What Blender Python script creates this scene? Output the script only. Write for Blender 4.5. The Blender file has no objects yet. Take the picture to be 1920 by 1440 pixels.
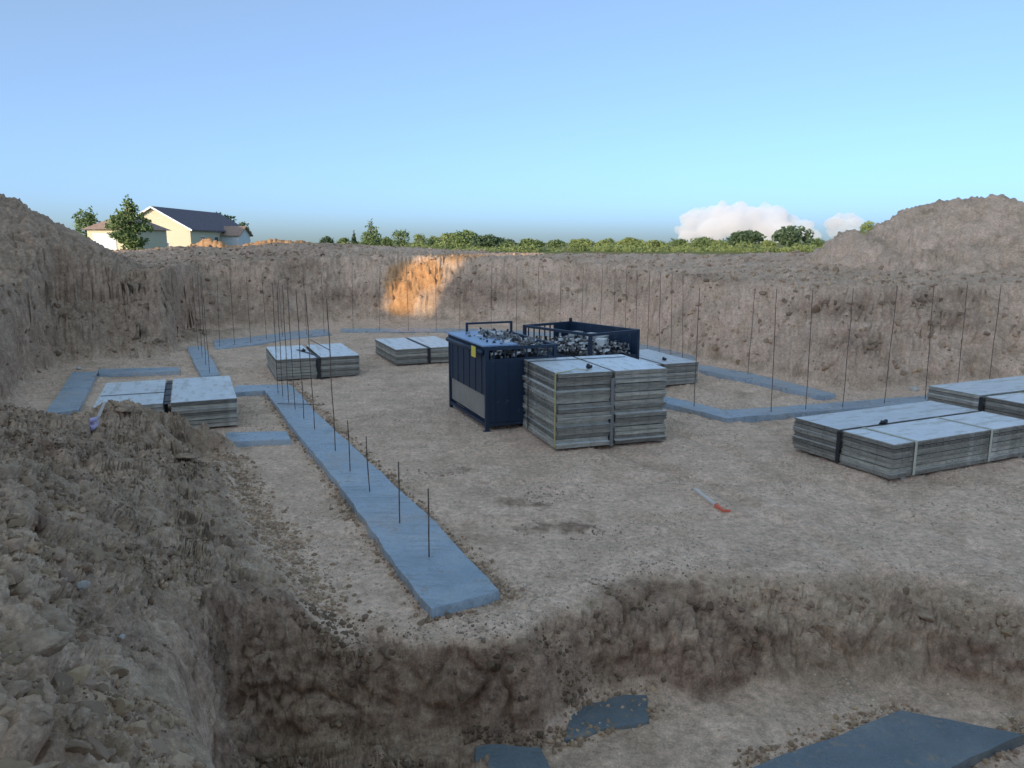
import bpy, bmesh, math, random
import numpy as np
from mathutils import Vector, Matrix
from mathutils.geometry import delaunay_2d_cdt
R = math.radians
SC = bpy.context.scene
COL = SC.collection
# ------------------------------------------------------------------ camera, sky, sun
EYE = 3.4
FPX = 1442.0                       # focal length in pixels of the 1920 px wide photograph
PITCH = math.atan(265 / FPX)
cam = bpy.data.cameras.new("camera"); cam.sensor_width = 36; cam.lens = 36 * FPX / 1920
cam.clip_start = 0.05; cam.clip_end = 20000
co = bpy.data.objects.new("camera", cam); COL.objects.link(co)
co.location = (0, 0, EYE); co.rotation_euler = (R(90) - PITCH, 0, 0)
SC.camera = co
SUN_EL = R(12.0)
SUN_D = np.array([0.6, 0.8])        # direction the light travels over the ground
w = bpy.data.worlds.new("World"); SC.world = w; w.use_nodes = True
nt = w.node_tree; nt.nodes.clear()
sky = nt.nodes.new("ShaderNodeTexSky"); sky.sky_type = 'NISHITA'; sky.sun_disc = False
sky.sun_elevation = SUN_EL; sky.sun_rotation = math.atan2(-SUN_D[0], -SUN_D[1])
sky.altitude = 300; sky.air_density = 0.42; sky.dust_density = 2.45; sky.ozone_density = 4.0
bg = nt.nodes.new("ShaderNodeBackground"); bg.inputs[1].default_value = 0.15
wo = nt.nodes.new("ShaderNodeOutputWorld")
sky_fill = nt.nodes.new("ShaderNodeMix"); sky_fill.data_type = 'RGBA'; sky_fill.blend_type = 'ADD'; sky_fill.clamp_result = False   # constant light added to the sky to warm and brighten the ground
sky_fill.inputs[0].default_value = 1.0; sky_fill.inputs[7].default_value = (0.75, 0.94, 0.75, 1)
nt.links.new(sky.outputs[0], sky_fill.inputs[6]); nt.links.new(sky_fill.outputs[2], bg.inputs[0]); nt.links.new(bg.outputs[0], wo.inputs[0])
sl = bpy.data.lights.new("sun", 'SUN'); sl.energy = 2.0; sl.angle = R(0.5); sl.color = (1.0, 0.76, 0.46)
so = bpy.data.objects.new("sun", sl); COL.objects.link(so)
so.rotation_euler = Vector((SUN_D[0] * math.cos(SUN_EL), SUN_D[1] * math.cos(SUN_EL), -math.sin(SUN_EL))).to_track_quat('-Z', 'Y').to_euler()
SC.cycles.volume_bounces = 6; SC.cycles.max_bounces = 12
SC.view_settings.view_transform = 'Standard'; SC.view_settings.look = 'None'
SC.view_settings.exposure = 0.88; SC.view_settings.gamma = 1; SC.view_settings.use_curve_mapping = False

random.seed(4); rng = np.random.default_rng(7)
cp, sp_ = math.cos(PITCH), math.sin(PITCH)
def ray(u, v):
    cx = (u - 960) / FPX; cy = (720 - v) / FPX
    return np.array([cx, cp + cy * sp_, -sp_ + cy * cp])
def P(u, v, z=0.0):                 # surveyed point at height z
    r = ray(u, v); t = (z - EYE) / r[2]
    return np.array([r[0] * t, r[1] * t, z])
def PT(u, v, y):                    # surveyed point at distance y
    r = ray(u, v); t = y / r[1]
    return np.array([r[0] * t, y, EYE + r[2] * t])

# ------------------------------------------------------------------ object helpers
def tag(o, label=None, cat=None, group=None, kind=None):
    if label: o["label"] = label
    if cat: o["category"] = cat
    if group: o["group"] = group
    if kind: o["kind"] = kind
    return o
def empty(name, loc, rz=0.0):
    o = bpy.data.objects.new(name, None); COL.objects.link(o)
    o.location = tuple(loc); o.rotation_euler = (0, 0, rz); o.empty_display_size = 0.1
    return o
def link(name, me, parent=None):
    o = bpy.data.objects.new(name, me); COL.objects.link(o)
    if parent is not None: o.parent = parent
    return o
def ord_(n): return ["", "first", "second", "third", "fourth", "fifth", "sixth", "seventh", "eighth", "ninth", "tenth", "eleventh", "twelfth",
                     "thirteenth", "fourteenth", "fifteenth", "sixteenth", "seventeenth", "eighteenth", "nineteenth", "twentieth"][n]
class MB:
    def __init__(s): s.v = []; s.f = []; s.mi = []
    def add(s, vs, fs, m=0):
        n = len(s.v); s.v += [tuple(map(float, p)) for p in vs]; s.f += [tuple(i + n for i in f) for f in fs]; s.mi += [m] * len(fs)
    def box(s, x0, y0, z0, x1, y1, z1, m=0):
        s.add([(x0,y0,z0),(x1,y0,z0),(x1,y1,z0),(x0,y1,z0),(x0,y0,z1),(x1,y0,z1),(x1,y1,z1),(x0,y1,z1)],
              [(0,3,2,1),(4,5,6,7),(0,1,5,4),(1,2,6,5),(2,3,7,6),(3,0,4,7)], m)
    def bar(s, a, b, r, n=8, r2=None, m=0, square=False):
        a = Vector(a); b = Vector(b); d = (b - a)
        if d.length < 1e-6: return
        q = d.to_track_quat('Z', 'Y'); r2 = r if r2 is None else r2
        if square: n = 4
        vs = []
        for p, rr in ((a, r), (b, r2)):
            for i in range(n):
                t = 2 * math.pi * (i + (0.5 if square else 0)) / n; k = 1.4142 if square else 1
                vs.append(p + q @ Vector((math.cos(t) * rr * k, math.sin(t) * rr * k, 0)))
        fs = [(i, (i + 1) % n, n + (i + 1) % n, n + i) for i in range(n)] + [tuple(range(n - 1, -1, -1)), tuple(range(n, 2 * n))]
        s.add(vs, fs, m)
    def tube(s, pts, r, n=6):
        for a, b in zip(pts[:-1], pts[1:]): s.bar(a, b, r, n)
    def mesh(s, name, mats, smooth=False):
        me = bpy.data.meshes.new(name); me.from_pydata(s.v, [], s.f)
        for m in (mats if isinstance(mats, (list, tuple)) else [mats]): me.materials.append(m)
        me.polygons.foreach_set("material_index", s.mi)
        me.polygons.foreach_set("use_smooth", [smooth] * len(s.f)); me.update()
        return me
    def build(s, name, mats, parent=None, smooth=False): return link(name, s.mesh(name, mats, smooth), parent)
def bevel(o, width=0.01, seg=2):
    m = o.modifiers.new("bevel", 'BEVEL'); m.width = width; m.segments = seg; m.limit_method = 'ANGLE'; m.angle_limit = R(40)
    return o
def np_mesh(name, verts, faces, mats, smooth=False):
    """faces: (n,k) int array, all of one size"""
    me = bpy.data.meshes.new(name)
    nv, nf, k = len(verts), len(faces), faces.shape[1]
    me.vertices.add(nv); me.vertices.foreach_set("co", np.ascontiguousarray(verts, dtype=np.float32).ravel())
    me.loops.add(nf * k); me.loops.foreach_set("vertex_index", np.ascontiguousarray(faces, dtype=np.int32).ravel())
    me.polygons.add(nf); me.polygons.foreach_set("loop_start", np.arange(0, nf * k, k, dtype=np.int32))
    me.polygons.foreach_set("loop_total", np.full(nf, k, dtype=np.int32))
    for m in (mats if isinstance(mats, (list, tuple)) else [mats]): me.materials.append(m)
    me.update(calc_edges=True)
    me.polygons.foreach_set("use_smooth", np.full(nf, smooth, dtype=bool))
    return me

# ------------------------------------------------------------------ noise
_pr = np.random.default_rng(11); PERM = _pr.permutation(256).astype(np.int32); PERM = np.concatenate([PERM, PERM, PERM])
_g = _pr.normal(size=(256, 3)); GRAD = (_g / np.linalg.norm(_g, axis=1)[:, None]).astype(np.float32)
def perlin(x, y, z):
    x = np.asarray(x, dtype=np.float32); y = np.asarray(y, dtype=np.float32); z = np.asarray(z, dtype=np.float32)
    xi = np.floor(x).astype(np.int32); yi = np.floor(y).astype(np.int32); zi = np.floor(z).astype(np.int32)
    xf = x - xi; yf = y - yi; zf = z - zi
    u = xf**3 * (xf * (xf * 6 - 15) + 10); v = yf**3 * (yf * (yf * 6 - 15) + 10); w_ = zf**3 * (zf * (zf * 6 - 15) + 10)
    xi &= 255; yi &= 255; zi &= 255
    out = 0
    for dx in (0, 1):
        wx = u if dx else 1 - u
        for dy in (0, 1):
            wy = v if dy else 1 - v
            for dz in (0, 1):
                wz = w_ if dz else 1 - w_
                h = PERM[PERM[PERM[(xi + dx) & 255] + ((yi + dy) & 255)] + ((zi + dz) & 255)]
                g = GRAD[h]
                out = out + wx * wy * wz * (g[:, 0] * (xf - dx) + g[:, 1] * (yf - dy) + g[:, 2] * (zf - dz))
    return out * 1.6
def fbm(x, y, z, o=4, f=1.0, gain=0.5, billow=False, ridge=False):
    a = 1.0; s = 0; n = 0
    for i in range(o):
        p = perlin(x * f + 7.3 * i, y * f + 3.1 * i, z * f + 5.7 * i)
        if billow: p = np.abs(p) * 2 - 0.55
        if ridge: p = 0.6 - np.abs(p) * 2
        s = s + a * p; n += a; a *= gain; f *= 2.03
    return s / n

def worley(x, y, z, cell):
    """distance to the nearest and second nearest of scattered centres, and a random number per cell"""
    x = (x / cell).astype(np.float32); y = (y / cell).astype(np.float32); z = (z / cell).astype(np.float32)
    xi = np.floor(x).astype(np.int32); yi = np.floor(y).astype(np.int32); zi = np.floor(z).astype(np.int32)
    f1 = np.full(x.shape, 9, np.float32); f2 = f1.copy(); idc = np.zeros(x.shape, np.int32)
    for dx in (-1, 0, 1):
        for dy in (-1, 0, 1):
            for dz in (-1, 0, 1):
                h = PERM[PERM[PERM[(xi + dx) & 255] + ((yi + dy) & 255)] + ((zi + dz) & 255)]
                g = GRAD[h]; d = (xi + dx + .5 + .42 * g[:, 0] - x)**2 + (yi + dy + .5 + .42 * g[:, 1] - y)**2 + (zi + dz + .5 + .42 * g[:, 2] - z)**2
                m = d < f1; f2 = np.where(m, f1, np.minimum(f2, d)); idc = np.where(m, h, idc); f1 = np.where(m, d, f1)
    return np.sqrt(f1), np.sqrt(f2), idc / 255.0
def blocks(x, y, z, cell, crack):
    """broken lumps of earth: each lump at its own height, with a gap between neighbours"""
    w1 = 0.35 * cell * fbm(x, y, z, 3, 1.1 / cell); w2 = 0.35 * cell * fbm(x + 5, y, z + 9, 3, 1.1 / cell)
    f1, f2, c = worley(x + w1, y + w2, z + w1, cell); e = f2 - f1
    return 0.42 * (c - 0.5) * smooth(0.0, 0.25, e) - crack * smooth(0.16, 0.0, e) + 0.25 * (0.5 - f1)

# ------------------------------------------------------------------ materials
class NT:
    def __init__(s, name):
        s.m = bpy.data.materials.new(name); s.m.use_nodes = True; s.t = s.m.node_tree; s.t.nodes.clear()
        s.out = s.t.nodes.new("ShaderNodeOutputMaterial"); s.b = s.t.nodes.new("ShaderNodeBsdfPrincipled")
        s.t.links.new(s.b.outputs[0], s.out.inputs[0]); s.tc = s.t.nodes.new("ShaderNodeTexCoord")
    def n(s, kind, **kw):
        d = s.t.nodes.new(kind)
        for k, v in kw.items(): setattr(d, k, v)
        return d
    def set(s, node, i, val):
        if hasattr(val, "links") or hasattr(val, "is_output"): s.t.links.new(val, node.inputs[i])
        else: node.inputs[i].default_value = val
    def noise(s, scale, detail=5, rough=0.6, vec=None, dist=0.0):
        d = s.n("ShaderNodeTexNoise"); d.inputs["Scale"].default_value = scale; d.inputs["Detail"].default_value = detail
        d.inputs["Roughness"].default_value = rough; d.inputs["Distortion"].default_value = dist
        s.t.links.new(vec if vec is not None else s.tc.outputs["Object"], d.inputs["Vector"]); return d.outputs["Fac"]
    def map(s, scale=(1,1,1), src="Object"):
        d = s.n("ShaderNodeMapping"); d.inputs["Scale"].default_value = scale; s.t.links.new(s.tc.outputs[src], d.inputs["Vector"]); return d.outputs[0]
    def ramp(s, fac, stops):
        d = s.n("ShaderNodeValToRGB"); e = d.color_ramp.elements
        while len(e) < len(stops): e.new(0.5)
        for el, (p, c) in zip(e, stops):
            el.position = p; el.color = (c, c, c, 1) if isinstance(c, (int, float)) else (*c, 1)
        s.t.links.new(fac, d.inputs[0]); return d.outputs[0]
    def mix(s, fac, a, b, mode='MIX'):
        d = s.n("ShaderNodeMix", data_type='RGBA', blend_type=mode); d.clamp_result = False
        def f(i, x):
            if isinstance(x, tuple): d.inputs[i].default_value = (*x, 1)
            elif isinstance(x, (int, float)): d.inputs[i].default_value = x
            else: s.t.links.new(x, d.inputs[i])
        f(0, fac); f(6, a); f(7, b); return d.outputs[2]
    def mul(s, a, b, op='MULTIPLY'):
        d = s.n("ShaderNodeMath", operation=op)
        for i, x in ((0, a), (1, b)):
            if isinstance(x, (int, float)): d.inputs[i].default_value = x
            else: s.t.links.new(x, d.inputs[i])
        return d.outputs[0]
    def bump(s, h, strength=0.5, dist=0.02, nrm=None):
        d = s.n("ShaderNodeBump"); d.inputs["Strength"].default_value = strength; d.inputs["Distance"].default_value = dist
        s.t.links.new(h, d.inputs["Height"])
        if nrm is not None: s.t.links.new(nrm, d.inputs["Normal"])
        return d.outputs[0]
    def fin(s, col, rough=0.8, metal=0.0, nrm=None, spec=None):
        for k, v in (("Base Color", col), ("Roughness", rough), ("Metallic", metal), ("Normal", nrm), ("Specular IOR Level", spec)):
            if v is None: continue
            if isinstance(v, tuple): s.b.inputs[k].default_value = (*v, 1)
            elif isinstance(v, (int, float)): s.b.inputs[k].default_value = v
            else: s.t.links.new(v, s.b.inputs[k])
        return s.m
def soil_material():
    s = NT("soil"); at = s.n("ShaderNodeAttribute", attribute_name="soil"); sep = s.n("ShaderNodeSeparateColor")
    s.t.links.new(at.outputs["Color"], sep.inputs[0]); red, org, pale = sep.outputs[0], sep.outputs[1], sep.outputs[2]; grass = at.outputs["Alpha"]
    big = s.noise(0.35, 4, 0.6); mid = s.noise(1.7, 6, 0.65, dist=0.6); fine = s.noise(14, 6, 0.7); vf = s.noise(55, 4, 0.7)
    c = s.mix(s.ramp(mid, [(0.36, 0), (0.64, 1)]), (0.37, 0.25, 0.16), (0.74, 0.52, 0.36))
    c = s.mix(s.ramp(big, [(0.42, 0), (0.62, 0.6)]), c, (0.56, 0.41, 0.285))
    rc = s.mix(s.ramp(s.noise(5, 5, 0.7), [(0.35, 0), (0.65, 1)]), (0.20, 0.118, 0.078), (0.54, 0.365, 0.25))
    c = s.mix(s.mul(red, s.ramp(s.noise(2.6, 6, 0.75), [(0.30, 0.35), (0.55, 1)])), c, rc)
    pc = s.mix(s.ramp(s.noise(3.3, 6, 0.7), [(0.38, 0), (0.62, 1)]), (0.73, 0.505, 0.36), (0.94, 0.67, 0.49))
    c = s.mix(pale, c, pc)
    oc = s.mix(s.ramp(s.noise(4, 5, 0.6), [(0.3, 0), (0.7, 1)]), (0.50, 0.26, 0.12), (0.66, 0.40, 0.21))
    c = s.mix(org, c, oc)  # orange sand of the heaps, and painted sunlight on the far bank
    gc = s.mix(s.noise(0.4, 5, 0.7), (0.10, 0.13, 0.03), (0.26, 0.25, 0.08)); c = s.mix(grass, c, gc)
    v = s.ramp(fine, [(0.30, 0.62), (0.52, 1.0), (0.72, 1.28)]); c = s.mix(1.0, c, v, 'MULTIPLY')
    v2 = s.ramp(vf, [(0.30, 0.70), (0.55, 1.0), (0.70, 1.35)]); c = s.mix(0.8, c, v2, 'MULTIPLY')
    # scattered pale grit
    vo = s.n("ShaderNodeTexVoronoi"); vo.inputs["Scale"].default_value = 34; s.t.links.new(s.tc.outputs["Object"], vo.inputs["Vector"])
    g = s.mul(s.ramp(vo.outputs["Distance"], [(0.16, 1), (0.24, 0)]), s.ramp(s.noise(2.2, 4, 0.7), [(0.5, 0), (0.62, 0.55)]))
    c = s.mix(g, c, (0.55, 0.50, 0.44))
    nb = s.bump(fine, 0.55, 0.035); nb = s.bump(vf, 0.6, 0.012, nb)
    return s.fin(c, 0.95, 0, nb, 0.15)
M = {}
M["soil"] = soil_material()
def clod_mat(name, a, b):
    s = NT(name); oi = s.n("ShaderNodeAttribute", attribute_name="tint")
    c = s.mix(s.noise(6, 5, 0.7), a, b); c = s.mix(1.0, c, oi.outputs["Color"], 'MULTIPLY')
    return s.fin(c, 0.95, 0, s.bump(s.noise(40, 5, 0.7), 0.6, 0.01), 0.15)
M["clod"] = clod_mat("clod_soil", (0.38, 0.265, 0.175), (0.68, 0.50, 0.35))
M["pebble"] = clod_mat("pebble_stone", (0.58, 0.47, 0.36), (0.92, 0.78, 0.62))
def simple_clod(name, a, b):
    s = NT(name); c = s.mix(s.ramp(s.noise(9, 6, 0.7), [(0.35, 0), (0.65, 1)]), a, b)
    return s.fin(c, 0.95, 0, s.bump(s.noise(32, 6, 0.75), 0.8, 0.02), 0.15)
M["lump"] = simple_clod("lump_soil", (0.28, 0.19, 0.125), (0.56, 0.41, 0.285))
M["darklump"] = simple_clod("dark_lump_soil", (0.06, 0.04, 0.035), (0.17, 0.12, 0.095))
M["palestone"] = simple_clod("pale_stone", (0.52, 0.49, 0.44), (0.72, 0.69, 0.64))
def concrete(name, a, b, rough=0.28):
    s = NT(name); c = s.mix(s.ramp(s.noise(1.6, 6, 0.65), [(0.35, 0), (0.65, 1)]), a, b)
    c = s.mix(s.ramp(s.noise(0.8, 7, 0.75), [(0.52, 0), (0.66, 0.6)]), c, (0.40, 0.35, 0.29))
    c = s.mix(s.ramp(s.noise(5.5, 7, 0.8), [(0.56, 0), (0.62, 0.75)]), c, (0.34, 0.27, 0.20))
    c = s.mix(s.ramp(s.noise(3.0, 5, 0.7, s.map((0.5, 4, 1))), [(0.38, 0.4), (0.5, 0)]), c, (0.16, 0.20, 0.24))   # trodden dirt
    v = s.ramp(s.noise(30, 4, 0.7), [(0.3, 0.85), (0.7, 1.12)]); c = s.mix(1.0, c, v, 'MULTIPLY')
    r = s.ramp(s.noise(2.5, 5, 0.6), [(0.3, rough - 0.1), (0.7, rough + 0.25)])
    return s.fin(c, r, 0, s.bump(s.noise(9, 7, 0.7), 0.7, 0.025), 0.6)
M["footing"] = concrete("fresh_concrete", (0.30, 0.38, 0.445), (0.43, 0.505, 0.56))
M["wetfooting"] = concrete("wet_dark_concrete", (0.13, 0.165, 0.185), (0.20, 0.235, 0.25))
def rust():
    s = NT("rebar_steel"); c = s.mix(s.noise(12, 4, 0.6), (0.11, 0.085, 0.075), (0.24, 0.16, 0.12))
    w_ = s.n("ShaderNodeTexWave"); w_.wave_type = 'BANDS'; w_.bands_direction = 'Z'; w_.inputs["Scale"].default_value = 22
    s.t.links.new(s.tc.outputs["Object"], w_.inputs["Vector"])
    return s.fin(c, 0.75, 0.3, s.bump(w_.outputs[0], 0.5, 0.003))
M["rebar"] = rust()
def form_side():
    s = NT("weathered_form_rail"); oi = s.n("ShaderNodeObjectInfo")
    v = s.map((1.2, 1.2, 6)); c = s.mix(s.ramp(s.noise(3.5, 7, 0.7, v), [(0.30, 0), (0.66, 1)]), (0.22, 0.21, 0.17), (0.50, 0.47, 0.40))
    c = s.mix(s.ramp(s.noise(1.4, 6, 0.7), [(0.53, 0), (0.66, 0.8)]), c, (0.58, 0.56, 0.50))
    c = s.mix(s.ramp(s.noise(2.1, 6, 0.75), [(0.60, 0), (0.70, 0.6)]), c, (0.30, 0.22, 0.14))
    rv = s.ramp(oi.outputs["Random"], [(0, 0.5), (0.5, 0.95), (1, 1.35)]); c = s.mix(1.0, c, rv, 'MULTIPLY')
    return s.fin(c, 0.6, 0.25, s.bump(s.noise(25, 5, 0.7), 0.4, 0.006))
M["formrail"] = form_side()
def form_face():
    s = NT("form_face_sheet"); oi = s.n("ShaderNodeObjectInfo")
    c = s.mix(s.ramp(s.noise(1.3, 6, 0.7, dist=1.0), [(0.35, 0), (0.65, 1)]), (0.74, 0.76, 0.76), (0.90, 0.91, 0.90))
    c = s.mix(s.ramp(s.noise(2.4, 7, 0.75, s.map((2.5, 0.7, 1))), [(0.50, 0), (0.60, 0.65)]), c, (0.46, 0.43, 0.34))
    c = s.mix(s.ramp(s.noise(0.9, 7, 0.8), [(0.55, 0), (0.68, 0.5)]), c, (0.36, 0.36, 0.34))
    rv = s.ramp(oi.outputs["Random"], [(0, 0.86), (1, 1.06)]); c = s.mix(1.0, c, rv, 'MULTIPLY')
    return s.fin(c, s.ramp(s.noise(4, 5, 0.6), [(0.3, 0.3), (0.7, 0.55)]), 0.15, s.bump(s.noise(3, 5, 0.6), 0.15, 0.01), 0.5)
M["formface"] = form_face()
def paint(name, a, b, rough=0.45, metal=0.0, chips=None):
    s = NT(name); c = s.mix(s.noise(2.5, 6, 0.7), a, b)
    if chips: c = s.mix(s.ramp(s.noise(5, 8, 0.8), [(0.60, 0), (0.66, 0.85)]), c, chips)
    return s.fin(c, rough, metal, s.bump(s.noise(12, 5, 0.6), 0.15, 0.006))
M["navy"] = paint("navy_painted_steel", (0.007, 0.020, 0.045), (0.014, 0.036, 0.072), 0.5, 0, (0.10, 0.11, 0.13))
M["blue_lid"] = paint("blue_plastic_lid", (0.20, 0.31, 0.50), (0.32, 0.44, 0.62), 0.4)
M["dark"] = paint("black_rubber", (0.012, 0.013, 0.018), (0.03, 0.03, 0.036), 0.5)
M["yellow_strap"] = paint("yellow_webbing", (0.42, 0.34, 0.13), (0.55, 0.49, 0.22), 0.8)
M["pale_strap"] = paint("pale_webbing", (0.50, 0.50, 0.40), (0.64, 0.62, 0.50), 0.8)
M["tagyellow"] = paint("yellow_tag_paint", (0.75, 0.58, 0.05), (0.85, 0.70, 0.12), 0.5)
M["hardware"] = paint("galvanised_hardware", (0.13, 0.13, 0.13), (0.34, 0.34, 0.33), 0.5, 0.3)
M["board"] = paint("bare_plywood", (0.33, 0.30, 0.25), (0.52, 0.49, 0.43), 0.8)
M["side_board"] = paint("dull_side_board", (0.22, 0.20, 0.165), (0.38, 0.35, 0.30), 0.85)
M["grey_sheet"] = paint("grey_cement_sheet", (0.36, 0.37, 0.36), (0.52, 0.53, 0.51), 0.8)
M["lath"] = paint("white_lath", (0.60, 0.57, 0.50), (0.78, 0.75, 0.70), 0.8)
M["redpaint"] = paint("red_marking_paint", (0.75, 0.12, 0.06), (0.85, 0.22, 0.12), 0.6)
M["lilac"] = paint("lilac_tape", (0.42, 0.34, 0.70), (0.72, 0.68, 0.85), 0.5)
M["whitebrick"] = paint("white_scrap", (0.7, 0.7, 0.68), (0.8, 0.8, 0.78), 0.7)
M["root"] = paint("dry_root", (0.10, 0.06, 0.045), (0.20, 0.13, 0.09), 0.9)
def siding(name, a, b, pitch=0.2):
    s = NT(name); w_ = s.n("ShaderNodeTexWave"); w_.wave_type = 'BANDS'; w_.bands_direction = 'Z'; w_.wave_profile = 'SAW'
    w_.inputs["Scale"].default_value = 0.314 / pitch / 2 * 1.0; s.t.links.new(s.tc.outputs["Object"], w_.inputs["Vector"])
    return s.fin(s.mix(s.noise(1.2, 4, 0.6), a, b), 0.7, 0, s.bump(w_.outputs[0], 0.6, 0.02))
M["yellow_siding"] = siding("cream_lap_siding", (0.58, 0.52, 0.36), (0.66, 0.60, 0.43))
M["white_siding"] = siding("white_lap_siding", (0.66, 0.68, 0.68), (0.76, 0.78, 0.78))
def shingles(name, a, b):
    s = NT(name); return s.fin(s.mix(s.ramp(s.noise(3, 8, 0.8), [(0.35, 0), (0.65, 1)]), a, b), 0.9, 0, s.bump(s.noise(8, 6, 0.8), 0.5, 0.03))
M["roof_dark"] = shingles("charcoal_shingles", (0.10, 0.085, 0.11), (0.19, 0.16, 0.19))
M["roof_tan"] = shingles("tan_shingles", (0.26, 0.17, 0.13), (0.40, 0.29, 0.22))
M["trim"] = paint("white_trim", (0.74, 0.74, 0.72), (0.82, 0.82, 0.8), 0.5)
M["glass"] = paint("window_glass", (0.03, 0.04, 0.05), (0.06, 0.07, 0.08), 0.08)
M["brick"] = paint("brown_brick", (0.22, 0.12, 0.08), (0.32, 0.19, 0.13), 0.85)
M["bark"] = paint("tree_bark", (0.10, 0.075, 0.055), (0.20, 0.15, 0.11), 0.9)
def leaves(name, a, b):
    s = NT(name); c = s.mix(s.ramp(s.noise(1.1, 5, 0.75), [(0.36, 0), (0.64, 1)]), a, b)
    m = s.fin(c, 0.65, 0, None, 0.3)
    tr = s.n("ShaderNodeBsdfTranslucent"); s.t.links.new(c, tr.inputs[0]); mx = s.n("ShaderNodeMixShader"); mx.inputs[0].default_value = 0.3
    s.t.links.new(s.b.outputs[0], mx.inputs[1]); s.t.links.new(tr.outputs[0], mx.inputs[2]); s.t.links.new(mx.outputs[0], s.out.inputs[0])
    return m
M["leaf_dark"] = leaves("dark_green_leaves", (0.06, 0.105, 0.06), (0.15, 0.21, 0.11))
M["leaf_mid"] = leaves("mid_green_leaves", (0.09, 0.15, 0.06), (0.26, 0.33, 0.13))
M["leaf_yellow"] = leaves("yellow_green_leaves", (0.15, 0.21, 0.075), (0.34, 0.39, 0.15))
def cloud_material():
    m = bpy.data.materials.new("cloud_vapour"); m.use_nodes = True; t = m.node_tree; t.nodes.clear()
    o = t.nodes.new("ShaderNodeOutputMaterial"); v = t.nodes.new("ShaderNodeVolumePrincipled")
    v.inputs["Color"].default_value = (0.99, 0.97, 0.97, 1); v.inputs["Density"].default_value = 0.02; v.inputs["Anisotropy"].default_value = 0.0
    t.links.new(v.outputs[0], o.inputs["Volume"]); return m
M["cloud"] = cloud_material()

# ------------------------------------------------------------------ terrain: surveyed break lines
LINES = []        # each: list of (x, y, z, roughness amplitude)
def L(pts, amp, closed=False):
    LINES.append([(p[0], p[1], p[2], (p[3] if len(p) > 3 else amp)) for p in pts])
def Q(u, v, z): p = P(u, v, z); return (p[0], p[1], z)
# toe of the left slope on the pit floor, then the lip of the lower trench
L([(-7.4, 12.6, 0.0), Q(452, 842, 0), Q(430, 862, 0), Q(470, 950, 0), Q(540, 1050, 0), Q(600, 1130, 0.02), Q(650, 1205, 0)], 0.02)
L([Q(650, 1205, 0), Q(740, 1212, 0), Q(840, 1210, 0), Q(940, 1202, 0), Q(1010, 1188, 0), Q(1070, 1158, 0), Q(1105, 1105, 0), Q(1150, 1080, 0),
   Q(1250, 1068, 0), Q(1380, 1062, 0), Q(1500, 1070, 0), Q(1650, 1062, 0), Q(1800, 1078, 0), Q(1880, 1105, 0), Q(1990, 1150, 0), (9, 7.0, 0), (22, 8, 0)], 0.03)
# middle of the trench face
L([Q(650, 1262, -0.25), Q(740, 1272, -0.3), Q(840, 1272, -0.3), Q(940, 1262, -0.3), Q(1010, 1240, -0.28)], 0.13)
L([Q(1120, 1180, -0.15), Q(1210, 1170, -0.22), Q(1320, 1190, -0.30), Q(1430, 1170, -0.28), Q(1560, 1160, -0.25), Q(1680, 1165, -0.25), Q(1790, 1190, -0.32), Q(1930, 1240, -0.35), (9, 6.2, -0.35)], 0.13)
# foot of the face on the lower floor
L([Q(425, 1412, -0.74), Q(520, 1392, -0.74), Q(640, 1385, -0.74), Q(740, 1382, -0.7), Q(860, 1380, -0.7), Q(930, 1395, -0.74), Q(1000, 1388, -0.74), Q(1050, 1340, -0.72), Q(1120, 1285, -0.7),
   Q(1210, 1290, -0.74), Q(1300, 1302, -0.74), Q(1370, 1306, -0.74), Q(1440, 1288, -0.74), Q(1560, 1266, -0.74), Q(1680, 1280, -0.74), Q(1760, 1275, -0.74), Q(1850, 1300, -0.74), Q(1990, 1345, -0.74), (9, 5.4, -0.74), (22, 5.5, -0.74)], 0.03)
# rough heaps on the lower floor
for u, v, z, a in [(460, 1470, -.62, .12), (560, 1440, -.60, .14), (660, 1420, -.66, .12), (760, 1415, -.56, .12), (830, 1430, -.60, .12), (700, 1480, -.6, .12), (620, 1500, -.6, .12), (850, 1500, -.66, .1)]:
    L([Q(u, v, z)], a)
# lip of the brown cliff in the corner
L([Q(650, 1205, 0), Q(600, 1158, 0.12), Q(540, 1122, 0.28), Q(460, 1108, 0.45), Q(390, 1135, 0.6), Q(348, 1195, 0.72)], 0.05)
L([Q(610, 1255, -0.2), Q(540, 1262, -0.2), Q(470, 1268, -0.12), Q(405, 1290, -0.1)], 0.12)
# sharp edge of the near left bank and its foot
L([Q(335, 1245, 0.85), Q(345, 1310, 0.95), Q(372, 1370, 1.0), Q(402, 1440, 1.02), Q(430, 1520, 1.05)], 0.035)
L([(-1.98, 4.75, -0.66), (-1.70, 4.3, -0.74), (-1.42, 3.9, -0.74), (-1.05, 3.45, -0.74), (-0.7, 3.1, -0.74)], 0.03)
L([Q(430, 1520, 1.05), (-0.7, 2.3, 1.2), (-0.2, 1.6, 1.6), (0.6, 1.25, 1.72), (3, 1.0, 1.75), (8, 0.6, 1.8), (22, 0.5, 1.9)], 0.05)
L([(-0.7, 3.1, -0.74), (-0.1, 2.6, -0.74), (0.8, 2.4, -0.74), (3, 2.2, -0.74), (9, 2.2, -0.74), (22, 2.2, -0.74)], 0.03)
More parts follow.
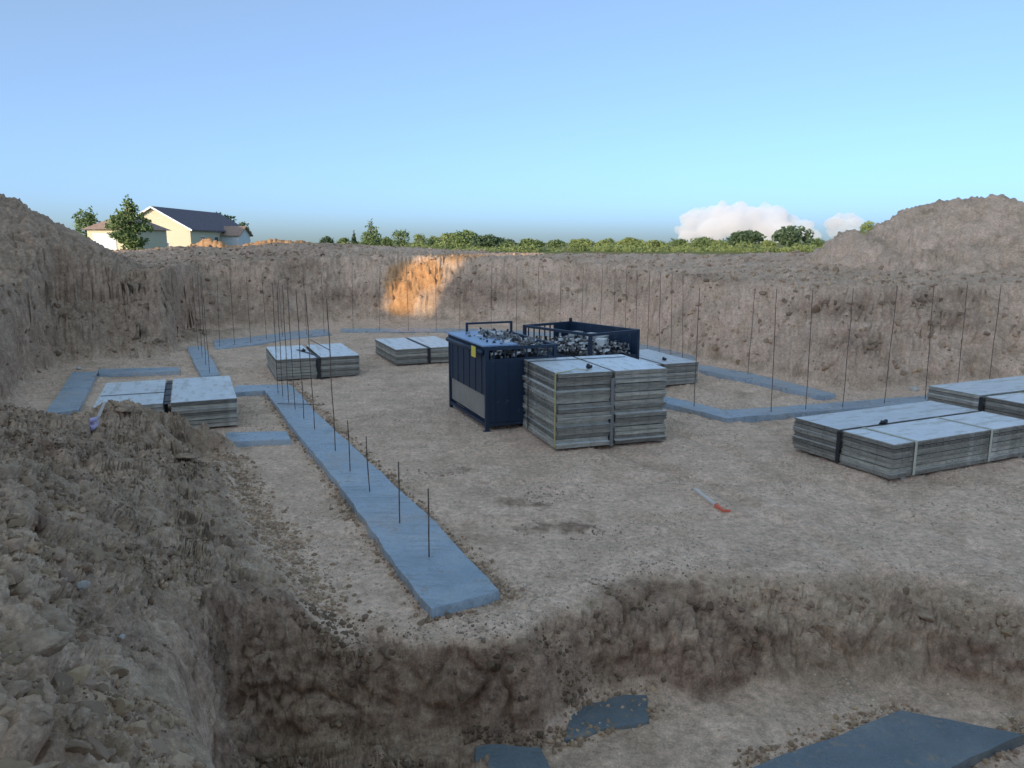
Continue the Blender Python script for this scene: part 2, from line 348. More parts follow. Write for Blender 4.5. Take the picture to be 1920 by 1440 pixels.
# the left bank surface
for u, v, z, a in [(0, 1440, 1.9, .11), (180, 1440, 1.62, .12), (290, 1400, 1.32, .08), (20, 1300, 1.82, .13), (150, 1250, 1.55, .11), (250, 1220, 1.15, .07), (290, 1330, 1.15, .05), (0, 1120, 1.75, .14),
                   (130, 1090, 1.45, .13), (240, 1080, 1.1, .08), (330, 1080, 0.85, .06), (420, 1060, 0.52, .05), (500, 1090, 0.3, .05), (0, 980, 1.7, .12), (120, 970, 1.35, .10), (240, 970, 1.0, .07),
                   (340, 970, 0.65, .06), (400, 950, 0.35, .05), (0, 905, 1.35, .10), (90, 900, 1.1, .10), (0, 850, 1.75, .12), (110, 880, 1.35, .10), (200, 890, 1.1, .08), (300, 880, 0.8, .08), (380, 870, 0.45, .07)]:
    L([Q(u, v, z)], max(0.085, a * 0.9))
# ridge of loose dirt before the stack, and its far toe
L([(-8.6, 8.6, 2.0), Q(-60, 806, 1.55), Q(0, 800, 1.4), Q(80, 785, 1.25), Q(150, 778, 1.1), Q(200, 757, 1.12), Q(240, 746, 1.15), Q(285, 756, 1.0), Q(330, 762, 0.9), Q(380, 782, 0.7), Q(425, 812, 0.4)], 0.11)
L([(-9.2, 11.5, 0.3), (-8.0, 12.6, 0.0), (-7.0, 12.4, 0.0), (-6.3, 12.3, 0.0), (-5.3, 12.2, 0.0), (-4.9, 11.6, 0.0)], 0.03)
# banks around the pit: foot, half height and brow
BK = [(-20, 785, 665, 1.6, 556, 3.2), (10, 752, 650, 1.5, 545, 3.1), (62, 704, 625, 1.2, 535, 2.8), (105, 680, 610, 1.1, 525, 2.7), (160, 676, 602, 1.2, 521, 2.7), (230, 672, 595, 1.2, 518, 2.7), (300, 668, 590, 1.2, 512, 2.7),
      (326, 660, 590, 1.8, 508, 3.6), (334, 640, 580, 1.0, 505, 3.2), (362, 618, 568, 1.0, 503, 3.2), (430, 612, 560, 1.1, 497, 3.0), (520, 614, 553, 1.2, 492, 3), (640, 602, 545, 1, 488, 2.6), (740, 602, 545, .9, 487, 2.4),
      (830, 605, 548, .9, 488, 2.5), (1000, 610, 552, 1, 492, 2.8), (1130, 622, 563, 1, 502, 3), (1200, 634, 575, 1, 512, 3), (1310, 672, 600, .9, 526, 2.4), (1400, 692, 612, .9, 534, 2.4), (1500, 714, 625, .8, 540, 2.2),
      (1590, 732, 632, .8, 543, 2.0), (1680, 728, 632, .9, 543, 2.1), (1760, 722, 634, .9, 543, 2.2), (1850, 716, 628, .9, 541, 2.2), (1960, 712, 626, .9, 538, 2.2)]
L([(-9.2, 11.5, 0.3)] + [Q(b[0], b[1], 0) for b in BK] + [(22, 17.5, 0), (25, 14, 0.5)], 0.035)
L([(-9.9, 12.5, 1.1)] + [tuple(PT(b[0], b[2], P(b[0], b[1], 0)[1] + b[3])) for b in BK] + [(22.4, 18.6, 1.1)], 0.18)
L([(-11.5, 12.5, 2.3)] + [tuple(PT(b[0], b[4] - 7, P(b[0], b[1], 0)[1] + b[5])) for b in BK] + [(23, 21, 2.2), (27, 14, 2.2)], 0.13)
# rim seen against the trees
rim = [(u, v, y) for u, v, y in [(-60, 470, 38), (150, 474, 40), (250, 468, 40), (330, 462, 41), (430, 464, 43), (520, 456, 44), (600, 455, 44), (700, 459, 45), (800, 466, 45), (900, 471, 44), (1000, 476, 42), (1100, 476, 40),
                                  (1200, 476, 38), (1300, 477, 36), (1400, 476, 35), (1500, 473, 34), (1600, 474, 34)]]
L([tuple(PT(u, v, y)) for u, v, y in rim], 0.09)
L([(p[0] * 1.13, p[1] * 1.13, 2.5) for p in [tuple(PT(u, v, y)) for u, v, y in rim]], 0.08)
L([(19, 33, 2.7), (27, 30, 2.5), (32, 20, 2.3)], 0.1)
L([(-22, 36, 2.7), (-26, 28, 2.6), (-24, 18, 2.5), (-18, 9, 2.3), (-14, 2, 2.1), (-9, -2, 2.0), (-3, -2.5, 1.9), (4, -3, 1.9), (14, -3, 1.95), (27, -2, 2.0), (30, 8, 2.1)], 0.06)
L([(-8, 4, 2.05), (-5, 1.5, 1.98), (-2.5, 0.6, 1.9), (-1.0, 0.8, 1.85), (0, 0.3, 1.8)], 0.06)
L([(-60, -40, 2.3), (60, -40, 2.3), (70, 30, 2.4), (60, 75, 2.4), (-60, 75, 2.4), (-70, 20, 2.4), (-60, -40, 2.3)], 0.03)
for y in range(6, 17, 3):
    for x in range(-2, 12, 4):
        if y > 9 or x < 0: pass
X0, X1, Y0, Y1, STEP = -60.0, 60.0, -40.0, 75.0, 0.06
NX = int((X1 - X0) / STEP); NY = int((Y1 - Y0) / STEP)
def raster():
    vs = []; att = []; es = []
    for ln in LINES:
        k = len(vs)
        for i, p in enumerate(ln):
            vs.append((p[0], p[1])); att.append((p[2], p[3]))
            if i: es.append((k + i - 1, k + i))
    ov, oe, of, oiv, _, _ = delaunay_2d_cdt([Vector(v) for v in vs], es, [], 0, 1e-4)
    vs_a = np.array(vs); att_a = np.array(att); A = np.zeros((len(ov), 2)); V = np.array([(v.x, v.y) for v in ov])
    for i, src in enumerate(oiv):
        if src: A[i] = att_a[src[0]]
        else:                                            # vertex made where two lines cross: nearest given ones
            d = np.hypot(*(vs_a - V[i]).T) + 1e-6; j = np.argsort(d)[:3]; ww = 1 / d[j]; A[i] = (att_a[j] * ww[:, None]).sum(0) / ww.sum()
    H = np.full((NY, NX), 2.4, dtype=np.float32); W = np.full((NY, NX), 0.03, dtype=np.float32)
    for f in of:
        for k in range(1, len(f) - 1):
            t = V[[f[0], f[k], f[k + 1]]]; a = A[[f[0], f[k], f[k + 1]]]
            ix0 = max(0, int((t[:, 0].min() - X0) / STEP)); ix1 = min(NX - 1, int((t[:, 0].max() - X0) / STEP) + 1)
            iy0 = max(0, int((t[:, 1].min() - Y0) / STEP)); iy1 = min(NY - 1, int((t[:, 1].max() - Y0) / STEP) + 1)
            if ix1 <= ix0 or iy1 <= iy0: continue
            gx, gy = np.meshgrid(X0 + STEP * np.arange(ix0, ix1 + 1), Y0 + STEP * np.arange(iy0, iy1 + 1))
            d = (t[1,0]-t[0,0])*(t[2,1]-t[0,1]) - (t[2,0]-t[0,0])*(t[1,1]-t[0,1])
            if abs(d) < 1e-9: continue
            b1 = ((gx-t[0,0])*(t[2,1]-t[0,1]) - (t[2,0]-t[0,0])*(gy-t[0,1])) / d
            b2 = ((t[1,0]-t[0,0])*(gy-t[0,1]) - (gx-t[0,0])*(t[1,1]-t[0,1])) / d
            b0 = 1 - b1 - b2; m = (b0 >= -1e-6) & (b1 >= -1e-6) & (b2 >= -1e-6)
            sub = H[iy0:iy1+1, ix0:ix1+1]; sub[m] = (b0*a[0,0] + b1*a[1,0] + b2*a[2,0])[m]
            sub = W[iy0:iy1+1, ix0:ix1+1]; sub[m] = (b0*a[0,1] + b1*a[1,1] + b2*a[2,1])[m]
    def blur(a, k):
        ker = np.hanning(2 * k + 3)[1:-1]; ker /= ker.sum()
        for ax in (0, 1):
            p = np.pad(a, [(k, k) if i == ax else (0, 0) for i in (0, 1)], mode='edge')
            a = sum(ker[i] * (p[i:i + a.shape[0], :] if ax == 0 else p[:, i:i + a.shape[1]]) for i in range(2 * k + 1))
        return a.astype(np.float32)
    return blur(H, 1), blur(W, 3)
HG, WG = raster()
def samp(G, x, y, out):
    fx = (x - X0) / STEP; fy = (y - Y0) / STEP
    inside = (fx > 0) & (fy > 0) & (fx < NX - 2) & (fy < NY - 2)
    fx = np.clip(fx, 0, NX - 2.001); fy = np.clip(fy, 0, NY - 2.001); ix = fx.astype(np.int32); iy = fy.astype(np.int32); ax = fx - ix; ay = fy - iy
    r = G[iy, ix] * (1-ax)*(1-ay) + G[iy, ix+1] * ax*(1-ay) + G[iy+1, ix] * (1-ax)*ay + G[iy+1, ix+1] * ax*ay
    return np.where(inside, r, out)
def smooth(a, b, x): t = np.clip((x - a) / (b - a), 0, 1); return t * t * (3 - 2 * t)
def base(x, y):
    """ground height and roughness, edges made ragged by a wandering offset"""
    r = np.hypot(x, y); k = smooth(0.5, 3, r) * np.clip(r / 14, 0.25, 1.6) * (1 - smooth(55, 70, r))
    zz = np.zeros_like(x); k = k * (0.55 + 0.45 * np.maximum(smooth(9, 15, r), smooth(0.4, 1.4, x)))
    wx = k * (0.28 * fbm(x, y, zz, 3, 0.55) + 0.12 * fbm(x, y, zz + 9, 3, 2.3)); wy = k * (0.28 * fbm(x, y, zz + 31, 3, 0.55) + 0.12 * fbm(x, y, zz + 17, 3, 2.3))
    return samp(HG, x + wx, y + wy, 2.4), samp(WG, x + wx, y + wy, 0.03)
def mound_left(x, y):
    h = np.full_like(x, -9.0)
    for cx, cy, zp, sl in ((-18.6, 25.5, 5.95, 0.62), (-21.5, 25.0, 6.4, 0.6), (-24.5, 27, 6.0, 0.6), (-16.2, 22.5, 3.7, 0.45)):
        h = np.maximum(h, zp - sl * (np.sqrt((x - cx)**2 + (y - cy)**2 + 0.3) - 0.3))
    return h
_mx = [10.2, 11.9, 12.8, 13.7, 14.35, 15.4, 16.3, 17.1, 18.0, 18.6, 19.1, 20.0, 21.5, 24, 27.5, 30]
_mz = [2.2, 3.25, 3.92, 3.76, 4.13, 4.56, 4.85, 5.02, 5.02, 5.12, 4.45, 3.75, 3.3, 2.9, 2.4, 2.0]
def mound_right(x, y):
    prof = np.interp(x / 0.975, _mx, _mz, left=-5, right=-5)
    c = 29.6 + 0.6 * np.sin(x * 0.9); d = np.sqrt((y - c)**2 + 0.2) - 0.4
    sl = np.where(y < c, 0.38, 0.6)
    return prof - sl * d - 0.10 * np.exp(-((x - 16.9)**2 + (y - 27.6)**2) / 0.5)
OR = [(PT(388, 443, 46.5), 0.62), (PT(407, 450, 45.8), 0.55), (PT(360, 458, 45.5), 0.5), (PT(515, 446, 50), 0.28), (PT(548, 448, 50), 0.28), (PT(480, 453, 50), 0.25), (PT(440, 458, 48), 0.25)]
def mound_orange(x, y):
    h = np.full_like(x, -9.0)
    for p, sl in OR: h = np.maximum(h, p[2] - sl * (np.hypot(x - p[0], y - p[1])))
    return h
MOUNDS = [mound_left, mound_right, mound_orange]

# the sheet: one wheel of vertices, close together where the pit is, wide apart towards the horizon
def azimuths():
    p = np.arange(-60.0, -41.1, 0.25); a = np.arange(-41.0, 41.001, 0.072); q = np.arange(41.25, 60.1, 0.25); b = np.arange(62.5, 298, 2.5)
    return np.radians(np.concatenate([p, a, q, b])), len(p), len(a), len(q)
AZ, NPRE, NDEN, NPOST = azimuths(); NVIEW = NPRE + NDEN + NPOST; NA = len(AZ); NR = 1050
def radial():
    r = np.concatenate([np.linspace(0.35, 60, 2400), np.geomspace(61, 6000, 60)])
    X = np.sin(AZ)[:, None] * r[None]; Y = np.cos(AZ)[:, None] * r[None]
    h, _ = base(X.ravel(), Y.ravel())
    for m in MOUNDS[:2]: h = np.maximum(h, m(X.ravel(), Y.ravel()))
    h = h.reshape(X.shape)
    dr = np.diff(r)[None]; dh = np.diff(h, axis=1); rm = (r[1:] + r[:-1])[None] / 2
    gz = (EYE - h[:, 1:]) / rm
    ds = (np.sqrt((dh * 0.75) ** 2 + (dr * 0.22) ** 2) + dr * 0.12) / np.maximum(rm, 1.2)
    ker = np.ones(9) / 9
    ds = np.apply_along_axis(lambda q: np.convolve(q, ker, 'same'), 0, ds) if False else ds
    cs = np.concatenate([np.zeros((len(AZ), 1)), np.cumsum(ds, axis=1)], axis=1)
    # neighbouring columns share nearly the same spacing so that cells stay square
    cs = cs / cs[:, -1:]
    k = 25; pad = np.concatenate([cs[-k:], cs, cs[:k]]); cc = np.cumsum(pad, axis=0); cs = (cc[2 * k:] - np.concatenate([np.zeros((1, cs.shape[1])), cc[:-2 * k - 1]])) / (2 * k + 1)
    tgt = np.linspace(0, 1, NR); out = np.empty((NA, NR))
    for i in range(NA): out[i] = np.interp(tgt, cs[i], r)
    return out
RAD = radial()
GX = (np.sin(AZ)[:, None] * RAD).ravel().astype(np.float64); GY = (np.cos(AZ)[:, None] * RAD).ravel().astype(np.float64)
GH, GA = base(GX, GY)
def grid_normals(x, y, z, shp):
    p = np.stack([x, y, z], -1).reshape(*shp, 3)
    dr = np.gradient(p, axis=1); da = np.roll(p, -1, 0) - np.roll(p, 1, 0)
    n = np.cross(dr.reshape(-1, 3), da.reshape(-1, 3)); n /= (np.linalg.norm(n, axis=1)[:, None] + 1e-12)
    n[n[:, 2] < 0] *= -1
    return n
def displaced(x, y, h, amp, lump=0.0, shp=None):
    n = grid_normals(x, y, h, shp or (NA, NR)); steep = smooth(0.95, 0.6, n[:, 2])
    r = np.hypot(x, y); zz = h * (1 - (0.15 + 0.18 * smooth(10, 16, r)) * steep)   # tooth marks run down the cut faces
    near = 1 - smooth(12, 26, r)
    far = 0.35 + 0.65 * smooth(8, 16, r)
    d = 0.75 * fbm(x, y, zz, 4, 0.9) + 0.75 * far * fbm(x, y, zz, 4, 2.6, 0.5, ridge=True) + 0.35 * far * fbm(x, y, h, 4, 6.5, 0.5, billow=True)
    d = d - 0.9 * np.clip(fbm(x, y, h * 1.6 + 40, 3, 1.5, ridge=True) - 0.22, 0, 1)
    ledge = fbm(x * 0.5, y * 0.5, h * 3.2 + 11, 3, 1.3, ridge=True)            # bands of harder and softer soil
    d = d + 0.55 * steep * ledge
    d = 1.2 * amp * d
    k = np.where((amp > 0.035) & (r > 1.2) & (r < 13.5))[0]; gate = smooth(-0.25, 0.25, fbm(x[k], y[k], h[k], 3, 0.7))
    bl = np.clip((amp[k] - 0.035) / 0.05, 0, 1) * (1 - smooth(11, 13.5, r[k]))
    d[k] += bl * (0.30 * blocks(x[k], y[k], h[k], 0.48, 0.30) * (0.35 + 0.65 * gate) + 0.085 * blocks(x[k] + 3, y[k], h[k], 0.15, 0.4) * (1 - 0.5 * gate))
    k = np.where((amp > 0.09) & (r > 13) & (r < 46) & (np.abs(np.arctan2(x, y)) < 0.72))[0]
    if len(k): d[k] += np.clip((amp[k] - 0.09) / 0.06, 0, 1) * 0.24 * blocks(x[k], y[k], h[k] * 0.8, 0.75, 0.35) * smooth(-0.3, 0.3, fbm(x[k] + 3, y[k], h[k], 3, 0.4))
    fine = near * np.clip(amp / 0.10, 0.12, 1.0) * (0.034 * fbm(x, y, h + 3, 4, 9, 0.55, billow=True))
    floor = 0.022 * fbm(x, y, h * 0, 3, 0.35) + 0.012 * fbm(x, y, h * 0 + 4, 3, 1.4, ridge=True)
    for cx, cy, rad, dep in ((-16, 2, 20.5, .034), (-16, 2, 22.1, .030), (26, 22, 21.0, .026), (26, 22, 22.7, .026), (3.5, -14, 23.2, .030), (3.5, -14, 24.8, .030)):
        q = np.hypot(x - cx, y - cy) - rad + 0.08 * np.sin(x * .8 + cy); lane = np.exp(-(q / 0.16) ** 4); ang = np.arctan2(y - cy, x - cx) * rad
        floor = floor - lane * dep * (0.85 + 0.15 * np.sin(ang * 42 + np.sign(q) * 1.2)) * (amp < 0.05) + 0.5 * dep * np.exp(-((np.abs(q) - 0.26) / 0.08) ** 2) * (amp < 0.05)
    d = d + fine; d = np.where(r > 70, 0, d)
    nn = n * np.array([1, 1, 1.0]); fz = np.clip(n[:, 2], 0, 1)
    px = x + nn[:, 0] * d; py = y + nn[:, 1] * d; pz = h + nn[:, 2] * d + floor * fz * (r < 70)
    if lump: pz = pz + lump * fbm(x, y, h * 0 + 12, 3, 0.4, ridge=True) + lump * 0.5 * fbm(x, y, h * 0 + 2, 4, 1.6, billow=True)
    return np.stack([px, py, pz], -1)
def patch(x, y, z, c, rad, pw=1.0):
    d2 = ((x - c[0]) / rad[0])**2 + ((y - c[1]) / rad[1])**2 + ((z - c[2]) / rad[2])**2
    return np.exp(-d2 ** pw)
def soil_masks(p, amp):
    x, y, z = p.T; r = np.hypot(x, y); n1 = fbm(x, y, z, 4, 0.9); n2 = fbm(x, y, z + 20, 4, 2.2)
    red = np.zeros_like(x)
    for (u, v, zz), rad in [((470, 1290, -.1), (.75, .6, .45)), ((600, 1270, -.2), (.9, .5, .35)), ((760, 1230, -.2), (.8, .45, .3)), ((930, 1210, -.25), (.8, .45, .3)), ((1050, 1200, -.2), (.4, .4, .3)),
                            ((420, 1340, -.3), (.5, .5, .4)), ((1180, 1110, -.05), (.5, .4, .2)), ((1270, 1130, -.15), (.8, .4, .2)), ((1330, 1260, -.5), (.8, .35, .25)), ((1600, 1215, -.4), (1.2, .35, .25)), ((1830, 1230, -.4), (1.0, .4, .25)),
                            ((950, 935, 0), (1.0, .5, .2)), ((840, 880, 0), (.9, .5, .2)), ((1430, 1065, 0), (1.5, .3, .2)), ((115, 835, 1.2), (.7, .7, .4)), ((60, 900, 1.2), (.8, .5, .4)), ((170, 1150, 1.3), (.35, .35, .3)), ((1050, 990, 0), (1.2, .5, .2))]:
        red = np.maximum(red, patch(x, y, z, Q(u, v, zz), rad))
    floor_red = (z > -0.05) & (z < 0.12) & (amp < 0.06); red = np.where(floor_red, red * 0.5, red)
    red = np.maximum(red, 0.95 * smooth(-2.9, -2.4, x) * smooth(-0.9, -1.6, x) * smooth(4.9, 5.3, y) * smooth(6.9, 6.4, y) * smooth(0.62, 0.40, z) * (z > -0.7) * (amp > 0.045))
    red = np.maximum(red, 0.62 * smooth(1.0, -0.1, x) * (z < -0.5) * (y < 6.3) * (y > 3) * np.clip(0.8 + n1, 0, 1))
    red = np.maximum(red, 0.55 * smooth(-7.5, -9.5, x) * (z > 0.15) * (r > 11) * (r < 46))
    for (u, v, yy), rad in [((880, 545, 34), (3.0, 3.5, .8)), ((1090, 520, 31), (3.0, 3, .5)), ((1160, 550, 28), (1.8, 3, .5)), ((1570, 580, 19.5), (1.6, 2.5, .3)), ((1800, 600, 19.5), (1.5, 2.5, .35)), ((1750, 560, 20), (3, 2.5, .25)), ((640, 560, 34), (2.0, 3, .6)),
                            ((520, 530, 31), (1.0, 3, .35)), ((300, 560, 26), (1.5, 3, .6)), ((170, 570, 22), (1.2, 3, .5)), ((1300, 520, 24), (1.6, 3, .3)), ((1620, 650, 18), (1.2, 2, .3)), ((1010, 560, 33), (2, 3, .4))]:
        red = np.maximum(red, 0.85 * patch(x, y, z, PT(u, v, yy), rad))
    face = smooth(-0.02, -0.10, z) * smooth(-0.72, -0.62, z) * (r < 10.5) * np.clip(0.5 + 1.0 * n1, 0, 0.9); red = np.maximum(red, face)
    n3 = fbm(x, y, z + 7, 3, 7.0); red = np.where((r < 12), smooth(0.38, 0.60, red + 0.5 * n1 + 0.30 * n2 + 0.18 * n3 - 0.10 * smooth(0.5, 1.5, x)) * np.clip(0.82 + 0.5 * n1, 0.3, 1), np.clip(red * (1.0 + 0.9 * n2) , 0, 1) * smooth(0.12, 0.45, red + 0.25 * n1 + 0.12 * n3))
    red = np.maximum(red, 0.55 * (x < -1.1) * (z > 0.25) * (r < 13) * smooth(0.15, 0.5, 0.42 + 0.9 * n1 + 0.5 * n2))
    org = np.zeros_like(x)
    for (u, v, yy), rad in [((755, 525, 34.5), (1.05, 3, .95)), ((800, 515, 35), (0.75, 3, .7)), ((745, 575, 33), (.7, 2.5, .6)), ((860, 484, 38), (1.6, 3, .22))]:  # sunlit patch of the far bank, painted into the soil colour
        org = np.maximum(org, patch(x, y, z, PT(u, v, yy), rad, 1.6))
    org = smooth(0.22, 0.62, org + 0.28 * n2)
    for p_, sl in OR: org = np.maximum(org, smooth(2.4, 1.2, np.hypot(x - p_[0], y - p_[1]) + 0.6 * n2))
    flat = smooth(0.06, 0.03, amp) * (r < 42) * (z < 0.3)
    pale = flat * (z > -0.3) * np.clip(0.86 + 1.0 * n1 + 0.6 * n2, 0, 1) + flat * (z <= -0.3) * np.clip(0.62 + 0.8 * n2, 0, 1)
    slope = (z > 0.25) * (r > 15) * (r < 45) * np.clip(0.42 + 0.75 * n1, 0, 0.75)
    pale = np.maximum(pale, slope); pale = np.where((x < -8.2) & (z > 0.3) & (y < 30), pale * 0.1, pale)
    grass = smooth(52, 60, r + 4 * n1)
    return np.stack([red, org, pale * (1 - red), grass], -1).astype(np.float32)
def sheet(name, pts, keep=None, amp=None, shp=None):
    na, nr = shp or (NA, NR); wrap = 0 if shp else 1; q = np.arange(na if wrap else na - 1)
    i = q[:, None] * nr + np.arange(nr - 1)[None]; j = ((q + 1) % na)[:, None] * nr + np.arange(nr - 1)[None]
    f = np.stack([i, i + 1, j + 1, j], -1).reshape(-1, 4)
    if keep is not None: f = f[keep[f].any(axis=1)]
    used, inv = np.unique(f, return_inverse=True); f = inv.reshape(f.shape); pts = pts[used]; am = amp[used]
    me = np_mesh(name, pts, f, M["soil"], smooth=True)
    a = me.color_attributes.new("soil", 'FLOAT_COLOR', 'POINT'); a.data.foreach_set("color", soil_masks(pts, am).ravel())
    return me
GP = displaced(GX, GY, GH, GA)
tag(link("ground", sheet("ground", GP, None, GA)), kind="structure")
MP = {}
for fn, nm, lump in ((mound_left, "dirt_mound", 0.10), (mound_right, "dirt_mound", 0.25), (mound_orange, "sand_heap", 0.05)):
    h = fn(GX, GY); h = np.where(h > GH, GH + (h - GH) * smooth(1.3, 2.35, GH), h); h = np.where((h < 1.9) | (GH < 1.3), -9.0, h).reshape(NA, NR)      # heaps stand on the ground above the pit, never in it
    hit = h > GH.reshape(NA, NR) - 0.3; cols = np.where(hit.any(1) & (np.arange(NA) < NVIEW))[0]; rows = np.where(hit[cols].any(0))[0]
    c0, c1 = max(0, cols[0] - 3), min(NVIEW - 1, cols[-1] + 3); q0, q1 = max(0, rows[0] - 6), min(NR - 1, rows[-1] + 6)
    cut = lambda a: a.reshape(NA, NR)[c0:c1, q0:q1].ravel()
    x, y, h, g = cut(GX), cut(GY), cut(h.ravel()), cut(GH); a = np.full_like(h, 0.16); hh = np.maximum(h, g - 0.6); shp = (c1 - c0, q1 - q0)
    pp = displaced(x, y, hh, a, lump, shp); keep = pp[:, 2] > cut(GP[:, 2]) - 0.02
    tag(link(nm, sheet(nm, pp, keep, a, shp)), kind="structure")

# ------------------------------------------------------------------ loose clods and gravel lying on the ground
def ico(sub):
    bm = bmesh.new(); bmesh.ops.create_icosphere(bm, subdivisions=sub, radius=1.0)
    v = np.array([q.co[:] for q in bm.verts]); f = np.array([[q.index for q in t.verts] for t in bm.faces]); bm.free(); return v, f
ICO = {s: ico(s) for s in (1, 2, 3, 4)}
def rock_shape(sub, seed, rough=0.6):
    v, f = ICO[sub]; r = np.random.default_rng(seed); v = v * (1 + rough * fbm(v[:, 0] + seed * 3.7, v[:, 1], v[:, 2], 3, 1.1)[:, None])
    for _ in range(7):                                    # a few broken flat faces
        d = r.normal(size=3); d /= np.linalg.norm(d); c = 0.62 + 0.25 * r.random(); k = v @ d; v = v - np.where(k > c, k - c, 0)[:, None] * d
    return v * np.array([1, 0.8 + 0.2 * r.random(), 0.55 + 0.25 * r.random()]), f
def scatter(name, pos, size, sub, mat, label, cat, seed=1):
    shapes = [rock_shape(sub, seed * 10 + k) for k in range(8)]; r = np.random.default_rng(seed)
    V = []; F = []; T = []; off = 0; which = r.integers(0, 8, len(pos))
    for k in range(8):
        idx = np.where(which == k)[0]
        if not len(idx): continue
        v, f = shapes[k]; n = len(idx)
        q = r.normal(size=(n, 4)); q[:, 1:3] *= 0.35; q /= np.linalg.norm(q, axis=1)[:, None]; w_, x, y, z = q.T
        Rm = np.stack([1-2*(y*y+z*z), 2*(x*y-z*w_), 2*(x*z+y*w_), 2*(x*y+z*w_), 1-2*(x*x+z*z), 2*(y*z-x*w_), 2*(x*z-y*w_), 2*(y*z+x*w_), 1-2*(x*x+y*y)], -1).reshape(n, 3, 3)
        P_ = np.einsum('nij,vj->nvi', Rm, v) * size[idx][:, None, None] + pos[idx][:, None, :]
        V.append(P_.reshape(-1, 3)); F.append((f[None] + (off + np.arange(n) * len(v))[:, None, None]).reshape(-1, 3)); off += n * len(v)
        t = (0.6 + 0.6 * r.random(n) ** 1.5) * (1 - 0.55 * soil_masks(pos[idx], np.full(n, 0.1))[:, 0]); c = np.stack([t, t * (0.94 + 0.06 * r.random(n)), t * (0.88 + 0.12 * r.random(n)), np.ones(n)], -1); T.append(np.repeat(c, len(v), 0))
    me = np_mesh(name, np.concatenate(V), np.concatenate(F), mat, smooth=False)
    a = me.color_attributes.new("tint", 'FLOAT_COLOR', 'POINT'); a.data.foreach_set("color", np.concatenate(T).astype(np.float32).ravel())
    return tag(link(name, me), label, cat, kind="stuff")
dense = np.zeros((NA, NR), bool); dense[NPRE:NPRE + NDEN - 1] = True; dense = dense.ravel()
r_ = np.hypot(GP[:, 0], GP[:, 1]); nz = fbm(GX, GY, GX * 0, 3, 0.8); nz2 = fbm(GX, GY, GX * 0 + 5, 3, 2.5)
def pick(w_, n, seed):
    w_ = np.where(dense, np.clip(w_, 0, None), 0); c = np.cumsum(w_); r = np.random.default_rng(seed).random(n) * c[-1]
    return np.searchsorted(c, r)
def at_random(i, seed):               # a random spot inside the cell that belongs to vertex i
    q = np.random.default_rng(seed).random((2, len(i), 1)); i = np.minimum(i, len(GP) - NR - 2)
    return GP[i] + q[0] * (GP[i + 1] - GP[i]) + q[1] * (GP[i + NR] - GP[i])
isfloor = (GH < 0.06) & ((GH > -0.04) | (GH < -0.7)) & (GA < 0.05) & (r_ < 34)
cell = RAD ** 1.0; cell = (cell * np.gradient(RAD, axis=1)).ravel()          # cell area
i = pick(isfloor * (r_ > 3.5) * cell / r_**2.2 * np.clip(0.2 + 1.5 * nz + 1.0 * nz2, 0.0, 2), 17000, 1)
s_ = 0.005 + 0.012 * np.random.default_rng(2).random(len(i)) ** 3 + 0.0007 * r_[i]
scatter("gravel", at_random(i, 51) + np.array([0, 0, 0.002]), s_, 1, M["pebble"], "pale gravel and grit strewn over the pit floor", "gravel", 1)
slope_w = (GA > 0.05) * (r_ < 16) * (r_ > 1.6)
i = pick(slope_w * np.where(GH < 0.03, 0.2, 1) * cell / r_**2.0 * np.clip(0.2 + 1.8 * nz2 + nz, 0.0, 3), 12000, 3)
s_ = 0.004 + 0.024 * np.random.default_rng(4).random(len(i)) ** 4 + 0.001 * r_[i]
scatter("loose_soil", at_random(i, 52), s_, 2, M["clod"], "loose brown clods and crumbs on the near dirt slopes", "loose soil", 2)
i = pick((GA > 0.05) * (r_ > 14) * (r_ < 46) * cell / r_**1.6 * np.clip(0.3 + 1.5 * nz, 0.02, 3), 9000, 5)
s_ = 0.03 + 0.10 * np.random.default_rng(6).random(len(i)) ** 4
scatter("fallen_soil", at_random(i, 53), s_, 2, M["clod"], "fallen clods on the far banks of the pit", "loose soil", 3)
# grit lines along the toe of the left slope
toe = np.array([Q(430, 862, 0)[:2], Q(470, 950, 0)[:2], Q(540, 1050, 0)[:2], Q(600, 1130, 0)[:2], Q(650, 1205, 0)[:2]])
dt = np.min([np.hypot(GX - (a[0] + (b[0] - a[0]) * t), GY - (a[1] + (b[1] - a[1]) * t)) for a, b in zip(toe[:-1], toe[1:]) for t in np.linspace(0, 1, 8)], axis=0)
ft = np.full(len(GX), 9.0)
for A_, B_ in (((800, 1150), (490, 728)), ((945, 1115), (548, 720)), ((800, 1160), (950, 1120)), ((1405, 1436), (1690, 1325)), ((1560, 1388), (1560, 1388)), ((1060, 1390), (1220, 1340)), ((1066, 1325), (1215, 1295)), ((885, 1400), (1020, 1396)), ((1780, 1440), (1925, 1375)), ((1262, 764), (1362, 790)), ((1362, 790), (1740, 757))):
    za = 0.0 if A_[1] < 1200 else -0.74; a = Q(*A_, za); b = Q(*B_, za); ab = np.array([b[0] - a[0], b[1] - a[1]]); t = np.clip(((GX - a[0]) * ab[0] + (GY - a[1]) * ab[1]) / (ab @ ab + 1e-6), 0, 1)
    ft = np.minimum(ft, np.hypot(GX - a[0] - t * ab[0], GY - a[1] - t * ab[1]))
i = pick(np.exp(-(ft / 0.10)**2) * cell / r_ * (0.3 + np.clip(2 * nz2, 0, 2)), 5200, 18); s_ = 0.006 + 0.030 * np.random.default_rng(19).random(len(i)) ** 3.5
scatter("edge_crumbs", at_random(i, 54) + np.array([0, 0, 0.008]), s_, 2, M["clod"], "soil crumbs fallen along the edges of the footings", "loose soil", 6)
